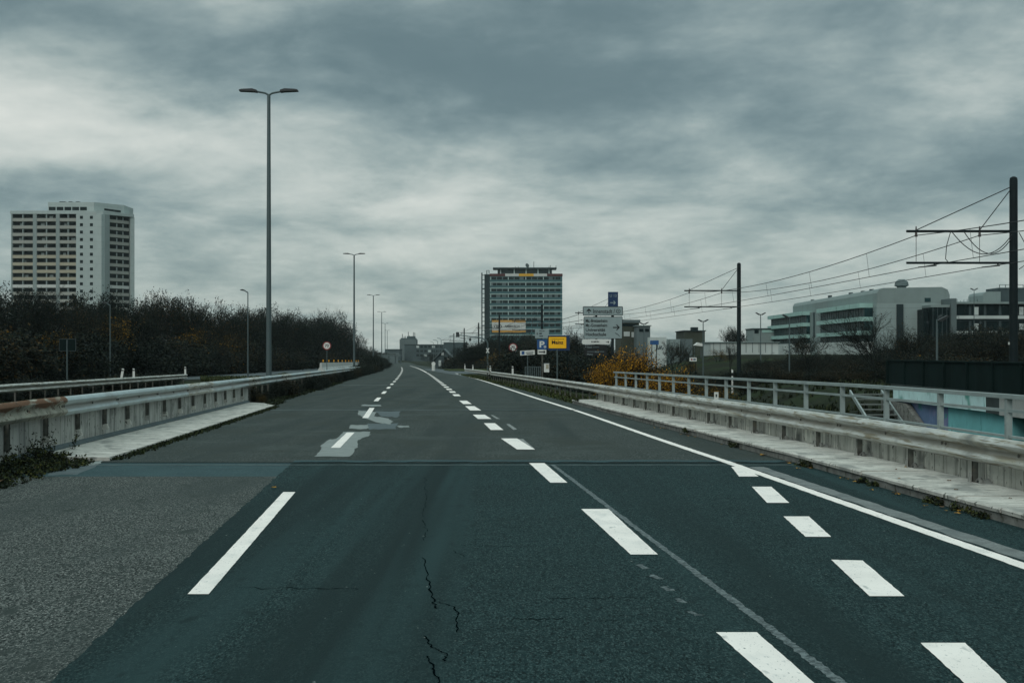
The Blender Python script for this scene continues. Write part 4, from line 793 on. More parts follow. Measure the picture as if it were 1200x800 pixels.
for s in (1, -1):
    b = MB(); dx, dz, w = .2, .36, .09; cz = PZ(410.6, Y); b.plate([(X - s * dx - w, cz - dz), (X - s * dx + w, cz - dz), (X + s * dx + w, cz + dz), (X + s * dx - w, cz + dz)] if s > 0 else [(X + dx - w, cz - dz), (X + dx + w, cz - dz), (X - dx + w, cz + dz), (X - dx - w, cz + dz)], Y - .22 - .03 * (s > 0), Y - .2 - .03 * (s > 0)); b.build('board', 'sign_white', t)
# right-hand park lamps
def park_lamp(px, Y, yt, label, heads, yb=None):
    X = PX(px, Y); z0 = hgt(X, Y); zt = PZ(yt, Y); t = thing('park_lamp', label, 'street lamp', (X, Y, z0)); r = .07
    MB().tube([(X, Y, z0 - .3), (X, Y, zt)], [r, r * .7], 8).build('pole', 'lamp_grey', t)
    for s in heads:
        b = MB(); b.add([(X, Y - .12, zt - .06), (X + s * .5, Y - .14, zt + .2), (X + s * .62, Y - .14, zt + .14), (X + s * .2, Y - .12, zt - .12), (X, Y + .12, zt - .06), (X + s * .5, Y + .14, zt + .2), (X + s * .62, Y + .14, zt + .14), (X + s * .2, Y + .12, zt - .12)],
            [(0, 1, 2, 3), (7, 6, 5, 4), (0, 4, 5, 1), (2, 6, 7, 3), (1, 5, 6, 2), (3, 7, 4, 0)]); b.build('lamp_head', 'lamp_dark', t)
    return t
park_lamp(824, 142, 376, 'double-headed lamp before the olive roofed building', (-1, 1)); park_lamp(891.4, 150, 368, 'double-headed lamp before the small grey flat building', (-1, 1))
park_lamp(925, 108, 371, 'slim pole lamp in front of the teal glazed office', (-1,)); park_lamp(1098, 64, 374, 'slim pale lamp right of the bare tree, above the dark barrier', (1,)); park_lamp(1141.5, 200, 339, 'thin tall lamp before the office wing at right', (1, -1)); park_lamp(754.5, 160, 379, 'small lamp beside the stepped building behind the direction sign', (-1, 1))

# white barriers with warning lights
proto = None
for i in range(11):
    Y = 113 + i * 8.0; p = RP(-8.2, Y, .6); q = RP(-8.2, Y + 7.6, .6); o = Vector((p.x, p.y, p.z))
    lab = 'white concrete barrier with yellow warning lights behind the left guardrail'
    if proto is None:
        proto = thing('concrete_barrier', lab, 'barrier', o, 'white concrete barriers at the roadworks'); b = MB(); b.sweep([(-.28, 0), (-.26, .2), (-.1, .45), (-.08, .85), (.08, .85), (.1, .45), (.26, .2), (.28, 0)], [(p, Vector((1, K, 0))), (q, Vector((1, K, 0)))]); b.build('body', 'balcony_white', proto)
        for k in (0.4,):
            c = p.lerp(q, k); b = MB(); b.tube([(c.x, c.y, c.z + .85), (c.x, c.y, c.z + .95)], .02, 6); b.tube([(c.x, c.y, c.z + .95), (c.x, c.y, c.z + 1.12)], .055, 10); b.build('warning_light', 'orange_lamp', proto)
    else: dup(proto, o, -0.0006 * i, 1.0)

# ------------------------------------------------------------------ buildings
def highrise():
    t = thing('apartment_tower', 'pale multi-storey apartment tower with balconies behind the left trees', 'apartment tower', (-170, 490, 5)); s = 488 / F
    zt = 1.72 + 166 * s; fl = 2.81; xl, xb = -191.0, -156.6; y0 = 488.0; nF = 13
    # shell behind the balconies
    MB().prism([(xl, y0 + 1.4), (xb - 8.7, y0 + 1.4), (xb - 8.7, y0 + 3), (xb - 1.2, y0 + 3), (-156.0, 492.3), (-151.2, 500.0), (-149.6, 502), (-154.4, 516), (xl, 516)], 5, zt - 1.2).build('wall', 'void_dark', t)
    MB().prism([(xl - .3, y0 - .1), (xb - 2.0, y0 - .1), (-156.2, y0 + 1), (-147.8, 499.6), (-147.9, 500.9), (-152.7, 516.4), (xl - .3, 516.4)], zt - 1.2, zt).build('parapet', 'tower_white', t)
    MB().prism([(-166.2, y0 - .05), (xb + .1, y0 - .05), (xb + 1.0, y0 + 1.9), (-166.2, y0 + 2.9)], 5, zt - 1.205).build('stair_core', 'tower_white', t)
    def px(p): return (p - 600) * s
    for a, b_ in ((13, 14.6), (38.5, 43), (65.5, 69.8)): MB().box(px(a), px(b_), y0 - .03, y0 + 1.6, 5, zt - 1.2).build('pillar', 'tower_pillar', t)
    MB().obox((-156.0, 489.9), (-154.8, 491.6), 1.0, 0, 5, zt - 1.21).build('pillar', 'tower_pillar', t); MB().obox((-149.2, 499.6), (-147.9, 500.6), 1.4, 0, 5, zt - 1.21).build('pillar', 'tower_white', t)
    for f in range(nF):
        z1 = zt - 1.2 - f * fl
        m = 'balcony_white' if f == 9 else ('balcony_sand' if 5 <= f <= 8 else 'balcony_grey')
        for a, b_ in ((14.7, 38.4), (43.1, 65.4), (69.9, 89.3)):
            MB().box(px(a), px(b_), y0 + .02, y0 + .22, z1 - fl + 0.02, z1 - fl + 1.2).build('balcony', m, t)
            MB().box(px(a), px(b_), y0 + .25, y0 + 1.4, z1 - fl - .12, z1 - fl + .02).build('balcony_floor', 'balcony_grey', t) if f < 12 else None
            mid = (px(a) + px(b_)) / 2; MB().box(mid - .2, mid + .2, y0 + .1, y0 + 1.39, z1 - fl + 1.2, z1 - .15).build('divider', 'tower_pillar', t)
            if rng.random() < .55:
                xx = rng.uniform(px(a) + .8, px(b_) - 2.2); MB().box(xx, xx + rng.uniform(.8, 1.6), y0 + 1.34, y0 + 1.39, z1 - fl + 1.2, z1 - .5).build('blind', 'tower_pillar', t)
        A = Vector((-154.6, 491.9)); B = Vector((-149.4, 499.4)); MB().obox(A, B, .25, 0, z1 - fl + .02, z1 - fl + 1.2).build('balcony', 'balcony_white' if f == 9 else 'balcony_grey', t)
        for k in (.36, .68):
            c = A.lerp(B, k); MB().obox(c - Vector((.08, .12)), c + Vector((.08, .12)), .4, 0, z1 - fl + 1.2, z1 - .3).build('divider', 'tower_pillar', t)
        for wx in (95.5, 107.2): MB().box(px(wx) - .58, px(wx) + .58, y0 - .08, y0 - .052, z1 - 1.9, z1 - .75).build('window', 'dark_glass', t)
    MB().prism([(px(54), y0 + 2), (px(108), y0 + 2), (-151.5, 500), (-151.5, 512), (px(54), 512)], zt, zt + 3.5).build('penthouse', 'tower_white', t)
    for k in range(5): a = px(55 + k * 9.2); MB().box(a, a + 2.6, y0 + 1.95, y0 + 1.99, zt + .35, zt + 1.7).build('penthouse_window', 'dark_glass', t)
    MB().obox((-156.2, 490.4), (-152.3, 498.2), .1, 0, zt + .4, zt + 1.2).build('penthouse_window', 'dark_glass', t)
    for a, w_ in ((64, 7), (75, 4), (83.5, 4)): MB().box(px(a), px(a + w_), y0 + 5, y0 + 7, zt + 3.5, zt + 4.1).build('roof_vent', 'roof_dark', t)
highrise()
def centre_block():
    Y = 750.; s = Y / F; t = thing('office_tower', 'teal slab office tower with red, white and yellow top band and advertising banner', 'office tower', (PX(615, Y), Y, -3))
    def bx(a, b_, y0, y1, c, d, name, m): return MB().box((a - 600) * s, (b_ - 600) * s, Y + c, Y + d, PZ(y1, Y), PZ(y0, Y)).build(name, m, t)
    bx(574, 659, 323.6, 425, .3, 14, 'wall', 'spandrel'); bx(567.6, 573.9, 321, 425, 1.5, 12, 'stair_tower', 'roof_dark')
    for a, b_, m in ((573.8, 592, 'band_red'), (592, 608, 'balcony_white'), (608, 625.4, 'band_yellow'), (625.4, 641, 'balcony_white'), (641, 659.3, 'band_red')): bx(a, b_, 320.6, 323.6, 0, 14, 'colour_band', m)
    bx(583, 647, 315, 320.6, 3, 11, 'penthouse', 'roof_dark'); bx(577.6, 652.4, 313.2, 314.9, 1.2, 13, 'roof_slab', 'roof_dark')
    for a in (586, 602, 616, 630, 643): bx(a, a + 1.2, 315, 320.5, 2.9, 2.99, 'mullion', 'slab_pale')
    pitch = 6.87; nW = 12; wN = 0; low = MB(); wd = (657.4 - 575.2) / nW
    for f in range(11):
        y = 324.4 + f * pitch
        if f: bx(573.9, 659.1, y - 0.95, y - .2, -.12, .29, 'floor_slab', 'slab_pale')
        for k in range(nW):
            a = 575.2 + k * wd
            if f < 8:
                q = bx(a + .5, a + wd - .7, y + .1, y + 3.2, .18, .29, 'window', 'dark_glass'); MB().box((a - .55 - 600) * s, (a + .35 - 600) * s, Y + .1, Y + .29, PZ(y + 3.3, Y), PZ(y, Y)).build('mullion', 'far_wall_pale' if k % 3 else 'slab_pale', q)
                if rng.random() < .22: bx(a + .5, a + .5 + rng.uniform(1.2, 4.2), y + .1, y + 3.2, .14, .175, 'blind', 'far_wall_pale')
            else: low.box((a + .5 - 600) * s, (a + wd - .7 - 600) * s, Y + .18, Y + .29, PZ(y + 3.2, Y), PZ(y + .1, Y))
    o = low.build('window', 'dark_glass', t); o['kind'] = 'stuff'
    # stair landings and mast at the left end
    for k in range(13): y = 322 + k * 5.4; bx(563.2 + 2.2, 570, y, y + .7, .4, 1.45, 'landing', 'roof_dark')
    bx(564.0, 565.4, 319.5, 400, .5, 1.3, 'mast', 'roof_dark')
    for y in (337.5, 352, 366.5, 381): bx(565.4, 568, y, y + .6, .8, 1.2, 'bracket', 'roof_dark')
    MB().tube([((570.4 - 600) * s, Y + 3, PZ(322, Y)), ((570.4 - 600) * s, Y + 3, PZ(316.5, Y)), ((573 - 600) * s, Y + 3, PZ(316.5, Y)), ((573 - 600) * s, Y + 3, PZ(320, Y))], .25, 6).build('ladder_hoop', 'roof_dark', t)
    # banner
    bx(576.4, 616, 375.0, 377.6, -.5, -.14, 'banner_stripe', 'banner_orange'); q = bx(576.4, 616, 377.6, 387, -.5, -.14, 'banner', 'balcony_white'); bx(576.4, 616, 387, 389.5, -.5, -.14, 'banner_stripe', 'banner_orange')
    b = text_mb('AMBROSCH', 17.5 * s, 2.9 * s, bold=.03); put(b, PX(600, Y), Y - .53, PZ(382.3, Y)); b.build('lettering', 'ink', q, fix=False)
    b = MB(); b.plate([((583.5 - 600) * s + 2.4 * math.cos(a), PZ(382.3, Y) + 1.15 * math.sin(a)) for a in [k * math.pi / 12 for k in range(24)]], Y - .54, Y - .52); b.build('emblem', 'ink', q)
    b = MB(); b.plate([((583.5 - 600) * s + 2.0 * math.cos(a), PZ(382.3, Y) + .85 * math.sin(a)) for a in [k * math.pi / 12 for k in range(24)]], Y - .57, Y - .545); b.build('emblem', 'balcony_white', q)
    b = MB(); b.box((581.3 - 600) * s, (585.7 - 600) * s, Y - .6, Y - .575, PZ(383, Y), PZ(381.6, Y)); b.build('emblem', 'ink', q)
    # roof equipment
    b = MB(); b.tube([((619 - 600) * s, Y + 6, PZ(313, Y)), ((619 - 600) * s, Y + 6, PZ(310, Y))], .25, 6); b.build('dish_mast', 'roof_dark', t)
    b = MB(); b.tube([((618 - 600) * s, Y + 5, PZ(310.4, Y)), ((619.2 - 600) * s, Y + 5.8, PZ(309.6, Y))], [1.3, .5], 14); b.build('dish', 'far_wall_pale', t)
    for a, y in ((625.8, 305.5), (645.4, 310), (652, 310.4), (604, 311.4), (607.4, 311.4), (643.8, 311)): MB().tube([((a - 600) * s, Y + 6, PZ(313.2, Y)), ((a - 600) * s, Y + 6, PZ(y, Y))], .16, 5).build('antenna', 'roof_dark', t)
centre_block()
def glass_office():
    xf = 54.6; ya, yb = 193.0, 256.0; g = 2.0; xr = 66.0
    t = thing('laboratory_building', 'grey metal-roofed building with teal glazed window bands behind the bare trees', 'building', (60, 193, g))
    MB().box(xf + .4, xr, ya + .02, yb - 3, g - 1, 9.2).build('wall', 'metal_panel', t)
    pf = [(xf + .5, 9.2), (xf + .45, 10.7), (xf + .75, 11.25), (xf + 1.4, 11.45), (xr - 1.2, 11.6), (xr - .3, 11.2), (xr, 10.4), (xr, 9.2)]
    pf = [(a, h) for a, h in pf]; b = MB(); n = len(pf); b.add([(a, ya, h) for a, h in pf] + [(a, yb - 5, h) for a, h in pf], [tuple(range(n)), tuple(reversed(range(n, 2 * n)))] + [(i, (i + 1) % n, n + (i + 1) % n, n + i) for i in range(n)]); b.build('roof_storey', 'metal_grey', t)
    def Yat(p): return xf * F / (p - 600)
    for (pa, pb) in ((1020, 967.5), (951, 908.5)):
        y0, y1 = Yat(pa), Yat(pb)
        MB().box(xf - 1.4, xf + .39, y0, y1, g - 1, 3.4).build('ground_floor', 'white_wall', t)
        for (za, zb, m, name, dx) in ((8.55, 9.25, 'sill_teal', 'glass_parapet', 1.62), (6.5, 7.15, 'sill_teal', 'glass_parapet', 1.62), (4.4, 5.05, 'sill_teal', 'glass_parapet', 1.62)): MB().box(xf - dx, xf + .39, y0, y1, za, zb).build(name, m, t)
        for (za, zb) in ((7.15, 8.55), (5.05, 6.5), (3.4, 4.4)):
            q = MB().box(xf - .9, xf + .39, y0 + .1, y1 - .1, za, zb).build('window', 'lab_glass', t); k = y0 + .4
            while k < y1 - .3: MB().box(xf - .97, xf - .905, k, k + .14, za + .002, zb - .002).build('mullion', 'lamp_grey', q); k += 1.5
            MB().box(xf - .9, xf + .38, y0 + .02, y0 + .095, za, zb).build('window', 'lab_glass', t)
    MB().box(xf - .3, xf + .39, Yat(967.4), Yat(951.1), g - 1, 9.1).build('stair_tower', 'metal_grey', t); MB().box(xf - .36, xf - .31, Yat(957), Yat(955), 4.5, 8.9).build('stair_window', 'lab_glass', t)
    MB().box(PX(1050.5, ya), PX(1058, ya), ya - .3, ya, g - 1, 9.0).build('dark_shaft', 'roof_dark', t); MB().box(PX(1083.5, ya), PX(1090.5, ya), ya - .06, ya - .002, 9.35, 9.95).build('window', 'lab_glass', t)
    b = MB(); c = Vector((PX(1056.5, 203), 203, 0)); b.tube([(c.x, c.y, 11.4), (c.x, c.y, 12.1), (c.x, c.y, 12.3), (c.x, c.y, 12.9), (c.x, c.y, 13.3)], [.75, .7, 1.1, 1.0, .5], 16); b.build('roof_vent', 'far_wall_pale', t)
    for p, h in ((945, .15), (965, .35), (989, .2), (1003, .12), (1013, .15)): y = Yat(p); MB().box(xf + 1, xf + 1.5, y, y + .9, 11.3, 11.4 + h).build('roof_vent', 'far_wall', t)
    t = thing('annex', 'dark glazed entrance annex with pale vertical fin beside the grey laboratory', 'building', (PX(1100, 200), 200, g)); Y = 189.
    MB().box(PX(1085, Y), PX(1090.6, Y), Y + 1, Y + 14, g - 1, PZ(362, Y)).build('side_bay', 'dark_glass', t); MB().box(PX(1090.8, Y), PX(1113, Y), Y, Y + 14, g - 1, PZ(360, Y)).build('wall', 'dark_glass', t)
    MB().box(PX(1090.5, Y), PX(1113, Y), Y - .1, Y + 14, PZ(360, Y), PZ(357, Y)).build('roof', 'metal_grey', t)
    MB().box(PX(1113.2, Y), PX(1119.4, Y), Y - .6, Y + 3.9, g - 1, PZ(349.8, Y)).build('fin', 'far_wall_pale', t)
    for k in range(4): MB().box(PX(1093 + k * 5.4, Y), PX(1093.5 + k * 5.4, Y), Y - .08, Y - .002, g, PZ(360.2, Y)).build('mullion', 'far_wall', t)
    Y = 215.; t = thing('office_wing', 'long flat office wing with white window sills at the right edge', 'building', (PX(1160, Y), Y, g)); xa, xb = PX(1119, Y), PX(1330, Y)
    MB().box(xa, xb, Y + .4, Y + 15, g - 1, PZ(356, Y)).build('wall', 'far_wall', t); MB().box(xa, xb + .2, Y - .3, Y + 15, PZ(356, Y), PZ(353.6, Y)).build('roof', 'metal_grey', t)
    for a, b_ in ((356.6, 369), (376, 387)):
        for k in range(12):
            x0 = xa + .4 + k * (xb - xa) / 12; q = MB().box(x0, x0 + (xb - xa) / 12 - .5, Y + .2, Y + .39, PZ(b_, Y), PZ(a, Y)).build('window', 'dark_glass', t)
            if k % 3 == 1: MB().box(x0 + .4, x0 + 1.1, Y + .13, Y + .195, PZ(b_, Y), PZ(a + 3, Y)).build('blind', 'white_wall', q)
    MB().box(xa, xb, Y - .1, Y + .38, PZ(373.5, Y), PZ(369.8, Y)).build('sill', 'white_wall', t); MB().box(xa, xb, Y - .1, Y + .38, PZ(392, Y), PZ(388, Y)).build('sill', 'white_wall', t)
    x0, x1, z0, z1 = PX(1157, Y), PX(1178, Y), PZ(353.5, Y), PZ(341, Y); b = MB(); b.plate([(x0, z0), (x0, z1 - .6), (x0 + .2, z1 - .2), (x0 + .7, z1), (x1, z1), (x1, z0)], Y + 2, Y + 9); b.build('roof_box', 'metal_grey', t); MB().box(PX(1178.5, Y), PX(1215, Y), Y + 3, Y + 9, PZ(353.5, Y), PZ(336, Y)).build('roof_plant', 'far_wall', t)
    for k in range(5): MB().tube([(PX(1178 + k * 7, Y), Y + 2.5, PZ(336, Y)), (PX(1178 + k * 7, Y), Y + 2.5, PZ(332.5, Y))], .06, 5).build('railing_post', 'far_wall', t)
    MB().box(PX(1178, Y), PX(1206, Y), Y + 2.45, Y + 2.55, PZ(333, Y), PZ(332.5, Y)).build('roof_rail', 'far_wall', t)
    for k in range(9): MB().tube([(PX(1121 + k * 4, Y), Y + 3, PZ(354, Y)), (PX(1121 + k * 4, Y), Y + 3, PZ(351.5 - (k % 3), Y))], .04, 4).build('roof_rod', 'far_wall', t)
glass_office()
def block(px0, px1, yt, yb, Y, depth, m, label, name='building', cat='building', roof=None, wins=(), extra=None):
    z0 = min(PZ(yb, Y), hgt(PX((px0 + px1) / 2, Y), Y)) - .5; t = thing(name, label, cat, (PX((px0 + px1) / 2, Y), Y, z0))
    rt = 0
    if roof: rt = (yt + roof[1]); MB().box(PX(px0, Y) - .2, PX(px1, Y) + .2, Y - .25, Y + depth, PZ(rt, Y), PZ(yt, Y)).build('roof', roof[0], t)
    MB().box(PX(px0, Y), PX(px1, Y), Y, Y + depth, z0, PZ(rt or yt, Y)).build('wall', m, t)
    for (a, b_, c, d, mm) in wins: MB().box(PX(a, Y), PX(b_, Y), Y - .08, Y - .002, PZ(d, Y), PZ(c, Y)).build('window' if 'glass' in mm or 'dark' in mm else 'panel', mm, t)
    if extra: extra(t, Y)
    return t
block(728, 749, 374.6, 400, 240, 14, 'olive_wall', 'stepped olive building with pale top seen behind the direction sign', roof=('far_wall_pale', 3.6), wins=[(729.5, 747, 379.5, 382, 'dark_glass'), (731, 738, 388.5, 394, 'white_wall'), (740, 746, 389, 395, 'white_wall')])
block(746.5, 762, 381, 400, 234, 12, 'far_wall_pale', 'small pale cube building right of the stepped olive one', wins=[(749, 754, 385, 388.5, 'dark_glass'), (756, 760.5, 385, 388.5, 'dark_glass')], roof=('metal_grey', 1.0))
block(761.5, 781, 395, 414, 178, 3, 'white_wall', 'white shed wall covered with dark graffiti strokes', name='shed', cat='shed', extra=lambda t, Y: [shape(t, [(768 + i * 2.4, 411 - (i % 3)), (769.6 + i * 2.3, 405 + (i % 2) * 2), (771.4 + i * 2.2, 402 + (i % 4) * 1.5), (770.6 + i * 2.2, 409)], Y, 'ink_grey', th=0, name='graffiti', d=.03) for i in range(4)])
block(782, 797, 397.2, 412, 182, 6, 'metal_grey', 'grey concrete shed right of the graffiti shed', name='shed', cat='shed'); block(798, 811.5, 397, 412, 183, 6, 'far_wall_pale', 'paler concrete shed beside the grey one', name='shed', cat='shed')
block(802, 826, 387, 396, 236, 12, 'olive_wall', 'olive flat-roofed block with small crane gear on top', roof=('roof_dark', 1.0), extra=lambda t, Y: MB().box(PX(812.5, Y), PX(820, Y), Y + 2, Y + 4, PZ(387, Y), PZ(383, Y)).build('roof_gear', 'roof_dark', t))
block(833, 912, 400.5, 414, 186, 8, 'white_wall', 'long low white wall building behind the grass slope', extra=lambda t, Y: [MB().box(PX(836 + k * 7.6, Y), PX(836.5 + k * 7.6, Y), Y - .06, Y - .002, PZ(413, Y), PZ(400.6, Y)).build('panel_joint', 'far_wall_pale', t) for k in range(10)], roof=('metal_grey', 1.0))
block(882.5, 909, 384.6, 402, 262, 8, 'metal_grey', 'small grey flat building with dark corner window left of the laboratory', roof=('roof_dark', 1.0), wins=[(884, 889, 386.4, 390.4, 'dark_glass'), (893, 907, 386.4, 389.6, 'sill_teal')])
# van and parked things by the white wall
Y = 176.; X = PX(818, Y); z = hgt(X, Y); 
x0, x1 = PX(813, Y), PX(822.5, Y); t = thing('canopy', 'small white sloping canopy before the low white wall', 'canopy', (x0, Y, z)); b = MB(); b.plate([(x0, PZ(404.6, Y)), (x1, PZ(405.6, Y)), (x1, PZ(402.6, Y)), (x0 + .5, PZ(401.2, Y))], Y - .6, Y + .8); b.build('roof', 'sign_white', t)
for xx in (x0 + .1, x1 - .1): MB().box(xx - .04, xx + .04, Y, Y + .08, z - .2, PZ(404.5, Y)).build('post', 'lamp_grey', t)
# far end of the road
def tower_far():
    Y = 900.; t = thing('antenna_block', 'grey block with roof antennas at the end of the road', 'building', (PX(478, Y), Y, -5))
    MB().box(PX(468.3, Y), PX(487.6, Y), Y, Y + 15, -6, PZ(397.4, Y)).build('wall', 'far_wall_pale', t); MB().box(PX(469.4, Y), PX(486.8, Y), Y + .5, Y + 12, PZ(397.4, Y), PZ(396, Y)).build('roof', 'far_wall', t)
    for a, y in ((471, 391), (473, 394), (478, 388.6), (479.2, 393), (484, 389), (485.6, 389.4), (474.6, 393.6)): MB().tube([(PX(a, Y), Y + 4, PZ(396.2, Y)), (PX(a, Y), Y + 4, PZ(y, Y))], .22, 5).build('antenna', 'roof_dark', t)
    MB().box(PX(476.5, Y), PX(486, Y), Y + 2, Y + 8, PZ(396, Y), PZ(393.8, Y)).build('roof_plant', 'far_wall', t)
tower_far()
block(474, 545, 403.4, 426, 860, 20, 'far_wall', 'long dark teal office block along the end of the road', roof=('roof_dark', .8), wins=[(488 + 4.6 * k, 491 + 4.6 * k, 405 + 5 * j, 407.4 + 5 * j, 'dark_glass' if (k * 7 + j * 3) % 4 else 'white_wall') for k in range(12) for j in range(3)])
block(451.5, 469, 409, 426, 840, 14, 'far_wall', 'low dark block left of the antenna block', roof=('roof_dark', .8), wins=[(453, 467.5, 413, 415.4, 'far_wall_pale')])
block(520, 546, 400.8, 412, 600, 16, 'far_wall', 'flat dark roofline behind the signal arm', roof=('metal_grey', .7))
Y = 560.; t = thing('footbridge', 'pale footbridge crossing the far road before the dark office block', 'bridge', (PX(445, Y), Y, -3)); MB().box(PX(428, Y), PX(470, Y), Y, Y + 3, PZ(417.0, Y), PZ(415.6, Y)).build('deck', 'far_wall_pale', t); MB().box(PX(428, Y), PX(462, Y), Y + 18, Y + 20, -4, PZ(417.4, Y)).build('screen', 'far_wall_pale', t)
for a in (430, 437.5, 446, 455, 462.6, 469): MB().box(PX(a, Y), PX(a + .8, Y), Y + .5, Y + 2, -4, PZ(417.05, Y)).build('pier', 'far_wall', t)
Y = 300.; t = thing('gabled_house', 'small house with white-edged gable roof beyond the grass island', 'house', (PX(519, Y), Y, -2))
b = MB(); b.plate([(PX(509, Y), PZ(431, Y)), (PX(531, Y), PZ(431, Y)), (PX(531, Y), PZ(421, Y)), (PX(520, Y), PZ(409.6, Y)), (PX(509, Y), PZ(421, Y))], Y, Y + 9); b.build('wall', 'far_wall', t)
for s, e in ((507.3, 422.5), (531.8, 421)):
    b = MB(); b.plate([(PX(s, Y), PZ(e, Y)), (PX(s, Y), PZ(e - 1.3, Y)), (PX(520, Y), PZ(408.4, Y)), (PX(520, Y), PZ(409.6, Y))] if s < 520 else [(PX(520, Y), PZ(409.6, Y)), (PX(520, Y), PZ(408.4, Y)), (PX(s, Y), PZ(e - 1.3, Y)), (PX(s, Y), PZ(e, Y))], Y - .5, Y + 9.4); b.build('roof', 'far_wall_pale', t)
for a, c, d, m in ((517, 412.6, 416, 'white_wall'), (514, 422, 429, 'white_wall'), (524, 419.6, 421.4, 'balcony_white'), (520.4, 418, 421, 'dark_glass')): MB().box(PX(a, Y), PX(a + 3, Y), Y - .08, Y - .002, PZ(d, Y), PZ(c, Y)).build('window', m, t)
for i, (a, b_, y) in enumerate(((512.5, 517, 396), (507.5, 513, 398), (504, 508, 400))):
    Y = 380 + 60 * i; X = PX(b_, Y); t = thing('street_lamp', ['bowed street lamp nearest above the gabled house', 'middle bowed street lamp above the gabled house', 'farthest bowed street lamp above the gabled house'][i], 'street lamp', (X, Y, zr(Y)))
    MB().tube([(X, Y, zr(Y)), (X, Y, PZ(y + 2, Y)), (X - (b_ - a) * .3 / F * Y, Y, PZ(y + .6, Y)), (PX(a, Y), Y, PZ(y, Y))], [.09, .08, .06, .07], 6).build('pole', 'lamp_grey', t)
# small red-topped post above the trees and a bus shelter roof far off are left to the trees below

# ------------------------------------------------------------------ vegetation
def leaf(b, p, s, rr):
    a = Vector((rr.gauss(0, 1), rr.gauss(0, 1), rr.gauss(0, 1))).normalized(); c = a.cross(Vector((rr.gauss(0, 1), rr.gauss(0, 1), rr.gauss(0, 1)))).normalized()
    a = a * s * .5; c = c * s * .32; o = len(b.v)
    b.v += [tuple(p - a), tuple(p + c), tuple(p + a), tuple(p - c)]; b.f.append((o, o + 1, o + 2, o + 3))
def stick(b, p, q, r0, r1, n=3):
    b.tube([p, q], [r0, r1], n, cap=False)
TWR = .004
def grow(wood, twig, tips, p, d, L, r, lev, maxlev, rr, spread, up, kids_):
    n = 3 if lev < 2 else 2; pts = [p]; rs = [r]; dd = d.copy()
    for i in range(n):
        dd = (dd + Vector((rr.gauss(0, .16), rr.gauss(0, .16), rr.gauss(0, .12) + up * .12))).normalized(); pts.append(pts[-1] + dd * L / n); rs.append(r * (1 - .42 * (i + 1) / n))
    (wood if lev < maxlev - 1 else twig).tube(pts, rs, 6 if lev == 0 else (4 if lev < maxlev - 1 else 3), cap=False)
    if lev >= maxlev: tips.append((pts[-1], pts[-2])); return
    for k in range(kids_[min(lev, len(kids_) - 1)]):
        t = rr.uniform(.35, 1.0) if k else 1.0; i = min(n - 1, int(t * n)); q = pts[i].lerp(pts[i + 1], t * n - i)
        sd = Vector((rr.gauss(0, 1), rr.gauss(0, 1), rr.gauss(0, .7))).normalized(); nd = (dd + sd * spread * rr.uniform(.6, 1.2)).normalized()
        grow(wood, twig, tips, q, nd, L * rr.uniform(.55, .8), max(TWR, r * .5), lev + 1, maxlev, rr, spread, up, kids_)
def make_plant(name, label, cat, H, stems, maxlev, kids_, spread, up, nleaf, lsize, lmat, bmat, seed, r0, lean=.5, scat=.35, L0=.4, group=None, bare=0.0, twig_r=.004):
    global TWR; TWR = twig_r
    rr = random.Random(seed); wood = MB(); twig = MB(); tips = []; lf = MB()
    for s in range(stems):
        a = rr.uniform(0, 6.283); d = Vector((math.cos(a) * lean * rr.uniform(.3, 1), math.sin(a) * lean * rr.uniform(.3, 1), 1)).normalized() if stems > 1 else Vector((rr.gauss(0, .05), rr.gauss(0, .05), 1)).normalized()
        grow(wood, twig, tips, Vector((math.cos(a) * .25 * (stems > 1), math.sin(a) * .25 * (stems > 1), -.3)), d, H * L0 * rr.uniform(.85, 1.15), r0 * rr.uniform(.7, 1), 0, maxlev, rr, spread, up, kids_)
    zm = max(p.z for p, _ in tips); sc = H / zm
    for b in (wood, twig): b.v = [(x * sc, y * sc, z * sc) for x, y, z in b.v]
    for p, q in tips:
        if rr.random() < bare: continue
        for k in range(nleaf):
            c = p.lerp(q, rr.random()) * sc + Vector((rr.gauss(0, scat), rr.gauss(0, scat), rr.gauss(0, scat))); leaf(lf, c, lsize * rr.uniform(.6, 1.4), rr)
    t = thing(name, label, cat, (0, 0, 0), group); wood.build('trunk', bmat, t, fix=False)
    cr = twig.build('twigs', bmat, t, fix=False)
    if lf.f: lf.build('crown', lmat, t, fix=False)
    return t
TH_L = 'dark half-bare tree in the dense thicket on the left bank'; TH_G = 'dark trees of the thicket on the left bank'
th = [make_plant('tree', TH_L, 'tree', 7, 5, 4, [4, 4, 4, 3], .75, .6, 9, .15, 'leaf_dark', 'bark_dark', 11, .10, .7, .2, group=TH_G, bare=.15, twig_r=.014),
      make_plant('tree', TH_L, 'tree', 7, 4, 4, [4, 4, 4, 4], .8, .5, 5, .14, 'leaf_brown', 'bark', 12, .10, .65, .2, group=TH_G, bare=.2, twig_r=.014),
      make_plant('tree', TH_L, 'tree', 7, 6, 4, [3, 4, 4, 4], .65, .8, 4, .14, 'leaf_dark', 'bark', 13, .09, .6, .2, group=TH_G, bare=.5, twig_r=.013),
      make_plant('tree', TH_L, 'tree', 7, 5, 4, [4, 4, 4, 3], .7, .6, 9, .16, 'leaf_dark', 'bark_dark', 14, .10, .75, .2, group=TH_G, bare=.1, twig_r=.014),
      make_plant('tree', TH_L, 'tree', 7, 5, 4, [4, 3, 4, 4], .6, .9, 3, .13, 'leaf_brown', 'bark_pale', 15, .09, .55, .2, group=TH_G, bare=.6, twig_r=.013)]
yel = make_plant('shrub', 'x', 'shrub', 3.4, 9, 4, [4, 4, 4, 3], .8, .5, 6, .085, 'leaf_yellow', 'bark_dark', 21, .05, .8, .15, bare=.15, twig_r=.006)
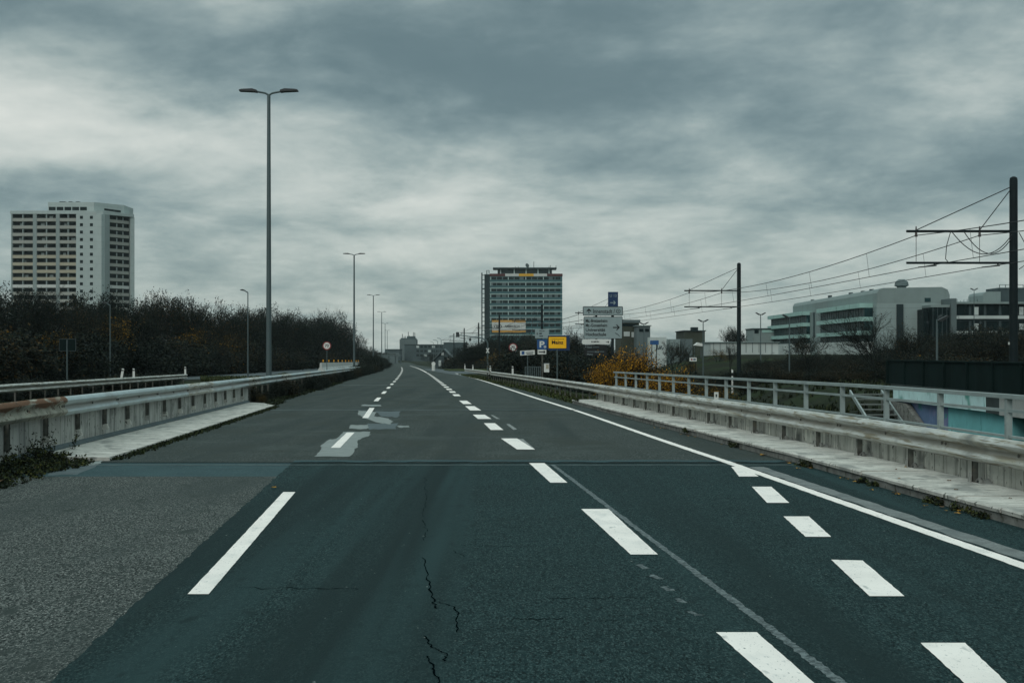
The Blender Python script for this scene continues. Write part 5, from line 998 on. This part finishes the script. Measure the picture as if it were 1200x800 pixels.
dim = make_plant('shrub', 'x', 'shrub', 3.4, 5, 4, [4, 3, 3, 3], .8, .5, 4, .13, 'leaf_gold_dim', 'bark_dark', 22, .05, .7, .3)
bare = make_plant('bare_tree', 'x', 'tree', 7, 1, 5, [6, 5, 4, 4, 3], .66, .6, 1, .12, 'leaf_brown', 'bark', 31, .17, .5, .15, L0=.42, bare=.7, twig_r=.010)
bare2 = make_plant('bare_tree', 'x', 'tree', 7, 1, 5, [5, 5, 4, 4, 3], .75, .45, 2, .13, 'leaf_brown', 'bark', 32, .16, .5, .2, L0=.38, bare=.45, twig_r=.010)
bush = make_plant('bush', 'x', 'bush', 2.2, 7, 3, [5, 4, 4], .85, .4, 14, .11, 'leaf_dark', 'bark_dark', 41, .04, .9, .22)
bushb = make_plant('bush', 'x', 'bush', 2.2, 7, 3, [5, 4, 4], .85, .4, 10, .11, 'leaf_brown', 'bark', 42, .04, .9, .24)
used = set()
def plant(proto, X, Y, h0, H, label, group=None, wide=1.0, z=None, rz=None, name=None):
    z = hgt(X, Y) if z is None else z; k = H / h0
    if proto.name in used: o = dup(proto, (X, Y, z), rng.uniform(0, 6.28) if rz is None else rz, (k * wide, k * wide, k), label, group)
    else:
        used.add(proto.name); kids(proto); o = proto; o.location = (X, Y, z); o.rotation_euler = (0, 0, rng.uniform(0, 6.28) if rz is None else rz); o.scale = (k * wide, k * wide, k); o['label'] = label
        if group: o['group'] = group
    return o
def interp(tab, x):
    for (a, p), (b_, q) in zip(tab[:-1], tab[1:]):
        if x <= b_: return p + (q - p) * max(0, (x - a)) / (b_ - a)
    return tab[-1][1]
YT = [(-140, 70), (0, 88), (100, 108), (200, 135), (300, 190), (370, 270), (400, 330), (434, 410)]
TT = [(-140, 330), (0, 334), (50, 332), (130, 338), (200, 340), (230, 337), (260, 351), (290, 358), (320, 357), (350, 364), (385, 368), (400, 380), (420, 393), (436, 409)]
px = -90.0
while px < 433:
    Y0 = interp(YT, px)
    for row in range(3):
        Y = Y0 + row * (7 + Y0 * .03) + rng.uniform(-2, 2); pj = px + rng.uniform(-6, 6) + row * 4; X = PX(pj, Y); z = hgt(X, Y); top = PZ(interp(TT, pj) + rng.uniform(-2, 3) + (7 if row == 0 else (3 if row == 1 else 0)), Y)
        H = max(3.2, top - z); plant(th[(rng.randrange(5))], X, Y, 7, H, TH_L, TH_G, wide=rng.uniform(.85, 1.15) * max(.75, min(1.3, 6.5 / H)))
    px += 3.5 * F / Y0 * (.95 if px < 300 else .75)
# low dark scrub at the foot of the bank
for i in range(46):
    px = -30 + i * 10.2; Y = interp(YT, px) - 6 + rng.uniform(-2, 2); X = PX(px, Y)
    plant(bush if i % 3 else bushb, X, Y, 2.2, rng.uniform(2.0, 3.2) * (1 + Y / 400), 'low dark bush at the foot of the wooded left bank', 'low dark bushes at the foot of the left bank', 1.3)
for px, py, H, dy, lab in ((128, 392, 3.2, -7, 'golden shrub next to the slim lamp under the high-rise'), (66, 420, 2.4, -8, 'dull golden shrub behind the dark sign back'), (222, 412, 3.0, -8, 'small golden shrub in the middle of the left thicket'), (258, 425, 4.0, -9, 'larger golden shrub left of the single-armed lamp'), (280, 414, 3.2, -8, 'golden shrub just left of the single-armed lamp'), (8, 424, 2.4, -8, 'dull golden shrub at the left picture edge')):
    Y = interp(YT, px) + dy; X = PX(px, Y); z = max(hgt(X, Y), PZ(py, Y) - H * .15); plant(dim, X, Y, 3.4, H, lab, z=min(z, hgt(X, Y) + 2.2))
plant(bare, PX(372, 300), 300, 7, PZ(361, 300) - hgt(PX(372, 300), 300) + 1, 'pale bare tree standing out above the left thicket', wide=.75, name='bare_tree')
plant(bare2, PX(2, 96), 104, 7, PZ(322, 104) - hgt(PX(2, 104), 104), 'bare tree top at the left picture edge', wide=.8)
for i in range(34):
    Y = 27 + i * 1.8; p = RP(-16.6 + rng.uniform(-.3, .3), Y); plant(bush if i % 3 else bushb, p.x, Y, 2.2, rng.uniform(.55, .85), 'knee-high dark growth behind the second left guardrail', 'dark growth behind the second left guardrail', 1.9)
# median growth along the left guardrail
for i in range(70):
    Y = 47.2 + i * 2.6 + rng.uniform(-.6, .6); u = -6.2 + rng.uniform(-.25, .35); p = RP(u, Y); h = rng.uniform(.5, .85) + .45 * sm(Y, 90, 160)
    plant(bush if i % 4 else bushb, p.x, Y, 2.2, h, 'low scrub growing under the left guardrail', 'scrub bushes under the left guardrail', 1.35, z=p.z - .03)
for i in range(26):
    Y = 190 + i * 9; p = RP(-6.6 - .01 * i, Y); plant(bush, p.x, Y, 2.2, rng.uniform(1.7, 2.5), 'dark median bush at the far bend of the road', 'dark median bushes at the far bend', 1.2, z=p.z)
# yellow bush and dark shrubs to its left
X = PX(733, 60); plant(yel, X, 60, 3.4, PZ(400.5, 60) - hgt(X, 60), 'large bright yellow autumn bush beside the direction sign', wide=.80, rz=.4)
X = PX(775, 58); plant(yel, X, 58, 3.4, 2.0, 'smaller golden bush sprawling right of the large yellow one', wide=1.0); X = PX(707, 56); plant(yel, X, 56, 3.4, 1.7, 'low yellow bush at the left foot of the large one', wide=.85)
for i, (px, Y, H) in enumerate(((790, 58, 1.6), (815, 60, 1.4), (845, 64, 1.3), (762, 66, 2.1), (720, 66, 1.8))): plant(dim if i < 3 else bush, PX(px, Y), Y, 3.4 if i < 3 else 2.2, H, 'dull low shrub among the grass behind the railing', 'dull shrubs behind the railing', 1.5)
for i in range(26):
    px = 612 + (i % 13) * 7.5; Y = 110 + (i // 13) * 16 + rng.uniform(-4, 4); plant(bush if i % 3 else bushb, PX(px, Y), Y, 2.2, rng.uniform(2.2, 3.3), 'dark shrub behind the town and parking signs', 'dark shrubs behind the town and parking signs', 1.3)
# trees beyond the signs, in front of the tower
for i in range(46):
    px = 548 + (i % 23) * 7.2 + rng.uniform(-3, 3); row = i // 23; Y = 255 + row * 45 + rng.uniform(-8, 8); ytop = interp([(540, 402), (560, 398), (575, 392), (620, 390), (650, 392), (700, 398), (720, 400)], px) + rng.uniform(-2, 6)
    X = PX(px, Y); plant(th[rng.randrange(5)], X, Y, 7, PZ(ytop, Y) - hgt(X, Y), 'dark tree in the belt before the teal office tower', 'dark trees before the teal office tower', rng.uniform(.8, 1.1))
plant(bare2, PX(670, 190), 190, 7, PZ(376, 190) - hgt(PX(670, 190), 190), 'leafy dark tree right of the office tower', wide=.9)
for px, Y in ((580, 245), (590, 240), (548, 300)): plant(dim, PX(px, Y), Y, 3.4, 4.2, 'golden shrub among the dark trees near the signal mast', 'golden shrubs near the signal mast', 1.0)
for i in range(24):
    px = 536 + i * 3.4; Y = 300 - i * 5.5; X = PX(px, Y); plant(bush if i % 2 else bushb, X, Y, 2.2, rng.uniform(1.8, 2.8) * Y / 200, 'dark bush along the far end of the side road', 'dark bushes along the side road', 1.4)
for i in range(30):
    px = 432 + i * 4.2; Y = 640 + rng.uniform(-40, 40); X = PX(px, Y); plant(th[i % 5], X, Y, 7, rng.uniform(4.2, 6.5), 'far dark tree along the foot of the skyline blocks', 'far trees at the end of the road', 1.3) if not 462 < px < 500 else None
# right-hand park: hedge, trees, scrub
for i in range(30):
    px = 786 + i * 4.4; Y = 118 + rng.uniform(-1.5, 1.5); X = PX(px, Y); plant(bush if i % 3 else bushb, X, Y, 2.2, rng.uniform(.9, 1.25), 'clipped dark hedge bush in the row on the right lawn', 'hedge row on the right lawn', .9)
for i, (px, Y, yt, lab) in enumerate(((791, 150, 397, 'young dark tree before the grey concrete shed'), (858, 212, 381, 'round dark tree before the skyline cranes'), (866, 216, 384, 'round dark tree right of the other skyline tree'), (855, 150, 398, 'slim young tree before the white wall'))): plant(th[(i + 1) % 5], PX(px, Y), Y, 7, PZ(yt, Y) - hgt(PX(px, Y), Y), lab, wide=.8)
for px, Y, yt, w, lab in ((1027, 100, 357, 1.0, 'large bare tree in front of the laboratory corner'), (952, 118, 377, 1.0, 'spreading bare tree before the laboratory stair tower'), (1072, 104, 372, .9, 'bare tree with a few golden leaves before the dark annex'), (1046, 130, 378, .8, 'bare tree right of the largest one')): X = PX(px, Y); plant(bare if px in (1027, 1046) else bare2, X, Y, 7, PZ(yt, Y) - hgt(X, Y), lab, wide=w)
for px, Y, H, lab in ((806, 150, 1.6, 'little golden shrub beside the slope board'), (841, 160, 1.6, 'little orange shrub before the white wall'), (952, 124, 1.4, 'golden shrub under the spreading bare tree'), (1068, 108, 2.6, 'golden shrub below the bare tree before the annex'), (1035, 104, 1.5, 'olive golden shrub left of the dark barrier')): plant(dim, PX(px, Y), Y, 3.4, H, lab, wide=1.2)
for i in range(54):
    px = 880 + (i % 27) * 13 + rng.uniform(-5, 5); row = i // 27; Y = (138 if row == 0 else 122) + rng.uniform(-4, 4); X = PX(px, Y); yt = interp([(880, 421), (960, 412), (1000, 409), (1060, 405), (1085, 396), (1120, 381), (1180, 377), (1250, 376)], px) + rng.uniform(-3, 5) + row * 5
    plant(th[rng.randrange(5)], X, Y, 7, max(1.2, PZ(yt, Y) - hgt(X, Y)), 'dark scrub tree in front of the right-hand offices', 'dark scrub trees before the right-hand offices', 1.3)
for i in range(34):
    px = 800 + i * 12 + rng.uniform(-4, 4); Y = 96 + rng.uniform(-10, 12); X = PX(px, Y); plant(bush if i % 2 else bushb, X, Y, 2.2, rng.uniform(.8, 1.3) + .9 * sm(px, 960, 1060), 'rough dark bush between railing and park', 'rough dark bushes between railing and park', 1.5)
# grasses and weeds
def tuft_field(name, m, spots, label, blade=(.08, .25), n=6, wid=.012, seed=3):
    rr = random.Random(seed); b = MB()
    for (x, y, z, s) in spots:
        for k in range(n):
            a = rr.uniform(0, 6.283); h = rr.uniform(*blade) * s; ln = rr.uniform(.2, .8) * h; w = wid * (1 + y * .02) * rr.uniform(.6, 1.3); px_, py_ = x + rr.gauss(0, .05), y + rr.gauss(0, .05); dx, dy = math.cos(a) * ln, math.sin(a) * ln; sx, sy = -math.sin(a) * w, math.cos(a) * w
            o = len(b.v); b.v += [(px_ - sx, py_ - sy, z), (px_ + sx, py_ + sy, z), (px_ + dx * .4 + sx * .7, py_ + dy * .4 + sy * .7, z + h * .6), (px_ + dx * .4 - sx * .7, py_ + dy * .4 - sy * .7, z + h * .6), (px_ + dx, py_ + dy, z + h * .9)]
            b.f += [(o, o + 1, o + 2, o + 3), (o + 3, o + 2, o + 4)]
    return tag(b.build(name, m, fix=False), label, 'grass', kind='stuff')
sp = []
for i in range(2600):                                              # verge under the right guardrail
    Y = 48 + 105 * rng.random() ** 1.5; u = rng.uniform(5.95, 7.6) - .5 * sm(Y, 60, 148); p = RP(u, Y, -.06); sp.append((p.x, p.y, p.z, 1.0))
tuft_field('grass', 'grass_blade', sp, 'green grass verge under the right guardrail', (.06, .2), 6, .014)
sp = []
for i in range(1500):
    Y = 44 + 50 * rng.random(); u = rng.uniform(-6.1, -5.2) + (.25 if Y < 50 else 0); p = RP(u, Y, -.05); sp.append((p.x, p.y, p.z, .8))
for i in range(900):                                               # moss line on the kerb foot
    Y = 20.5 + 24 * rng.random(); p = RP(-4.80 + rng.gauss(0, .05), Y, 0.0); sp.append((p.x, p.y, p.z, .35))
for i in range(2600):
    Y = rng.uniform(28, 80); p = RP(rng.uniform(-15, -7), Y); sp.append((p.x, p.y, hgt(p.x, p.y) - .02, .8))
tuft_field('grass', 'grass_dark', sp, 'mossy grass between the left guardrails and along the pale strip', (.06, .2), 5, .012, 5)
sp = []
for i in range(5000):
    X = rng.uniform(7, 60); Y = rng.uniform(40, 140); 
    if U(X, Y) > 8.5: sp.append((X, Y, hgt(X, Y) - .03, 1.0))
tuft_field('grass', 'grass_dark', sp, 'rough grass in the park and bank right of the railing', (.12, .4), 6, .02, 8)
sp = []
for i in range(900):
    X = PX(rng.uniform(225, 340), 108); Y = rng.uniform(100, 124); X = PX(rng.uniform(235, 335), Y); sp.append((X, Y, hgt(X, Y) - .02, 1.0))
tuft_field('grass', 'grass_blade', sp, 'bright grass strip by the slip road at the single lamp', (.12, .3), 6, .02, 9)
# weed patch at the lower left
rr = random.Random(77); wd = MB(); wl = MB()
def weed(x, y, z, h):
    for s in range(rr.randint(2, 4)):
        d = Vector((rr.gauss(0, .35), rr.gauss(0, .35), 1)).normalized(); p = Vector((x, y, z)); n = 5
        for k in range(n):
            q = p + d * h / n; wd.tube([p, q], [.004, .003], 3, cap=False); d = (d + Vector((rr.gauss(0, .2), rr.gauss(0, .2), 0))).normalized(); p = q
            for m_ in range(4): leaf(wl, p + Vector((rr.gauss(0, .03), rr.gauss(0, .03), rr.gauss(0, .02))), rr.uniform(.02, .06), rr)
for i in range(620):
    Y = rr.uniform(9, 20.6); lim = -5.24 - .35 * rr.random() ** 2 + .12 * math.sin(Y * 1.7) + (.25 if 17.5 < Y < 20 else 0); u = rr.uniform(-6.06, lim); p = RP(u, Y); near = (u + 6.06) / .9
    weed(p.x, p.y, 0, rr.uniform(.04, .13) * (1.6 - near) * (1.35 if rr.random() < .15 else 1))
for i in range(9): p = RP(rr.uniform(-6.0, -5.8), rr.uniform(15, 22)); weed(p.x, p.y, 0, rr.uniform(.25, .5))
for i in range(2200): Y = rr.uniform(9, 21); p = RP(rr.uniform(-6.05, -5.1 + .1 * math.sin(Y * 2.3)), Y); leaf(wl, Vector((p.x, p.y, rr.uniform(.005, .05))), rr.uniform(.03, .07), rr)
wo = tag(wl.build('weeds', 'weed_leaf', fix=False), 'tangle of dark weeds along the near left wall foot', 'weeds', kind='stuff'); WL[wo.name] = Vector((0, 0, 0)); wd.build('weed_stems', 'bark_dark', wo, fix=False)
rr = random.Random(78); wd = MB(); wl = MB()
for Y, n in ((19.3, 9), (17.0, 4), (14.1, 7), (13.3, 6), (23.5, 3), (46.5, 8), (27.5, 3)):
    for i in range(n): p = RP(5.92 + rr.gauss(-.02, .02), Y + rr.gauss(0, .3)); weed(p.x, p.y, 0.0, rr.uniform(.03, .08))
for i in range(5): p = RP(rr.uniform(6.1, 6.7), rr.uniform(11.5, 13.2)); weed(p.x, p.y, .15, rr.uniform(.1, .2))
wo = tag(wl.build('weeds', 'weed_leaf', fix=False), 'small weeds in the gutter of the right kerb', 'weeds', kind='stuff'); WL[wo.name] = Vector((0, 0, 0)); wd.build('weed_stems', 'bark_dark', wo, fix=False)
# fallen leaves
def fallen(u, Y, z, s, m, label, group):
    p = RP(u, Y, z); b = MB(); a0 = rng.uniform(0, 6.28); pts = []
    for k in range(10):
        a = a0 + k * .628; r_ = s * (1 if k % 2 else .62) * rng.uniform(.8, 1.1); pts.append((p.x + r_ * math.cos(a), p.y + r_ * math.sin(a), p.z + .006 + rng.uniform(0, .018)))
    b.v = pts + [(p.x, p.y, p.z + .012)]; b.f = [(k, (k + 1) % 10, 10) for k in range(10)]
    return tag(b.build('fallen_leaf', m, loc=p, fix=False), label, 'leaf', group)
for i in range(34):
    Y = rng.choice((13.6, 14.2, 15.3, 17, 19.2, 19.4, 21, 24, 27, 30)) + rng.gauss(0, .5); fallen(5.86 - abs(rng.gauss(0, .09)), Y, .01, rng.uniform(.028, .05), 'leaf_fallen' if i % 3 else 'leaf_fallen_brown', 'fallen autumn leaf in the gutter of the right kerb', 'fallen leaves in the right gutter')
for i in range(8): fallen(rng.uniform(6.0, 6.7), rng.uniform(12.5, 19), .155, rng.uniform(.02, .04), 'leaf_fallen' if i % 2 else 'leaf_fallen_brown', 'fallen leaf lying on the right bridge footway slabs', 'fallen leaves on the footway slabs')
for u, Y, s in ((-5.55, 16.8, .09), (-5.3, 16.4, .05), (-5.85, 17.4, .05), (-5.4, 18.2, .05)): fallen(u, Y, .07, s, 'leaf_fallen' if s != .05 else 'leaf_fallen_brown', 'fallen leaf among the weeds at the left wall foot', 'fallen leaves among the left weeds')
p = G(217, 505); fallen(U(p.x, p.y), p.y, .01, .05, 'leaf_fallen', 'single yellow leaf on the asphalt near the pale left strip', None); p = G(321, 573); fallen(U(p.x, p.y), p.y, .01, .045, 'leaf_fallen', 'single yellow leaf at the edge of the dark asphalt', None)
X, Y = RP(-5.75, 47.6).x, 47.6; plant(dim, X, Y, 3.4, .32, 'small bright flower clump at the end of the left wall', z=zr(Y)+.02, wide=1.2)
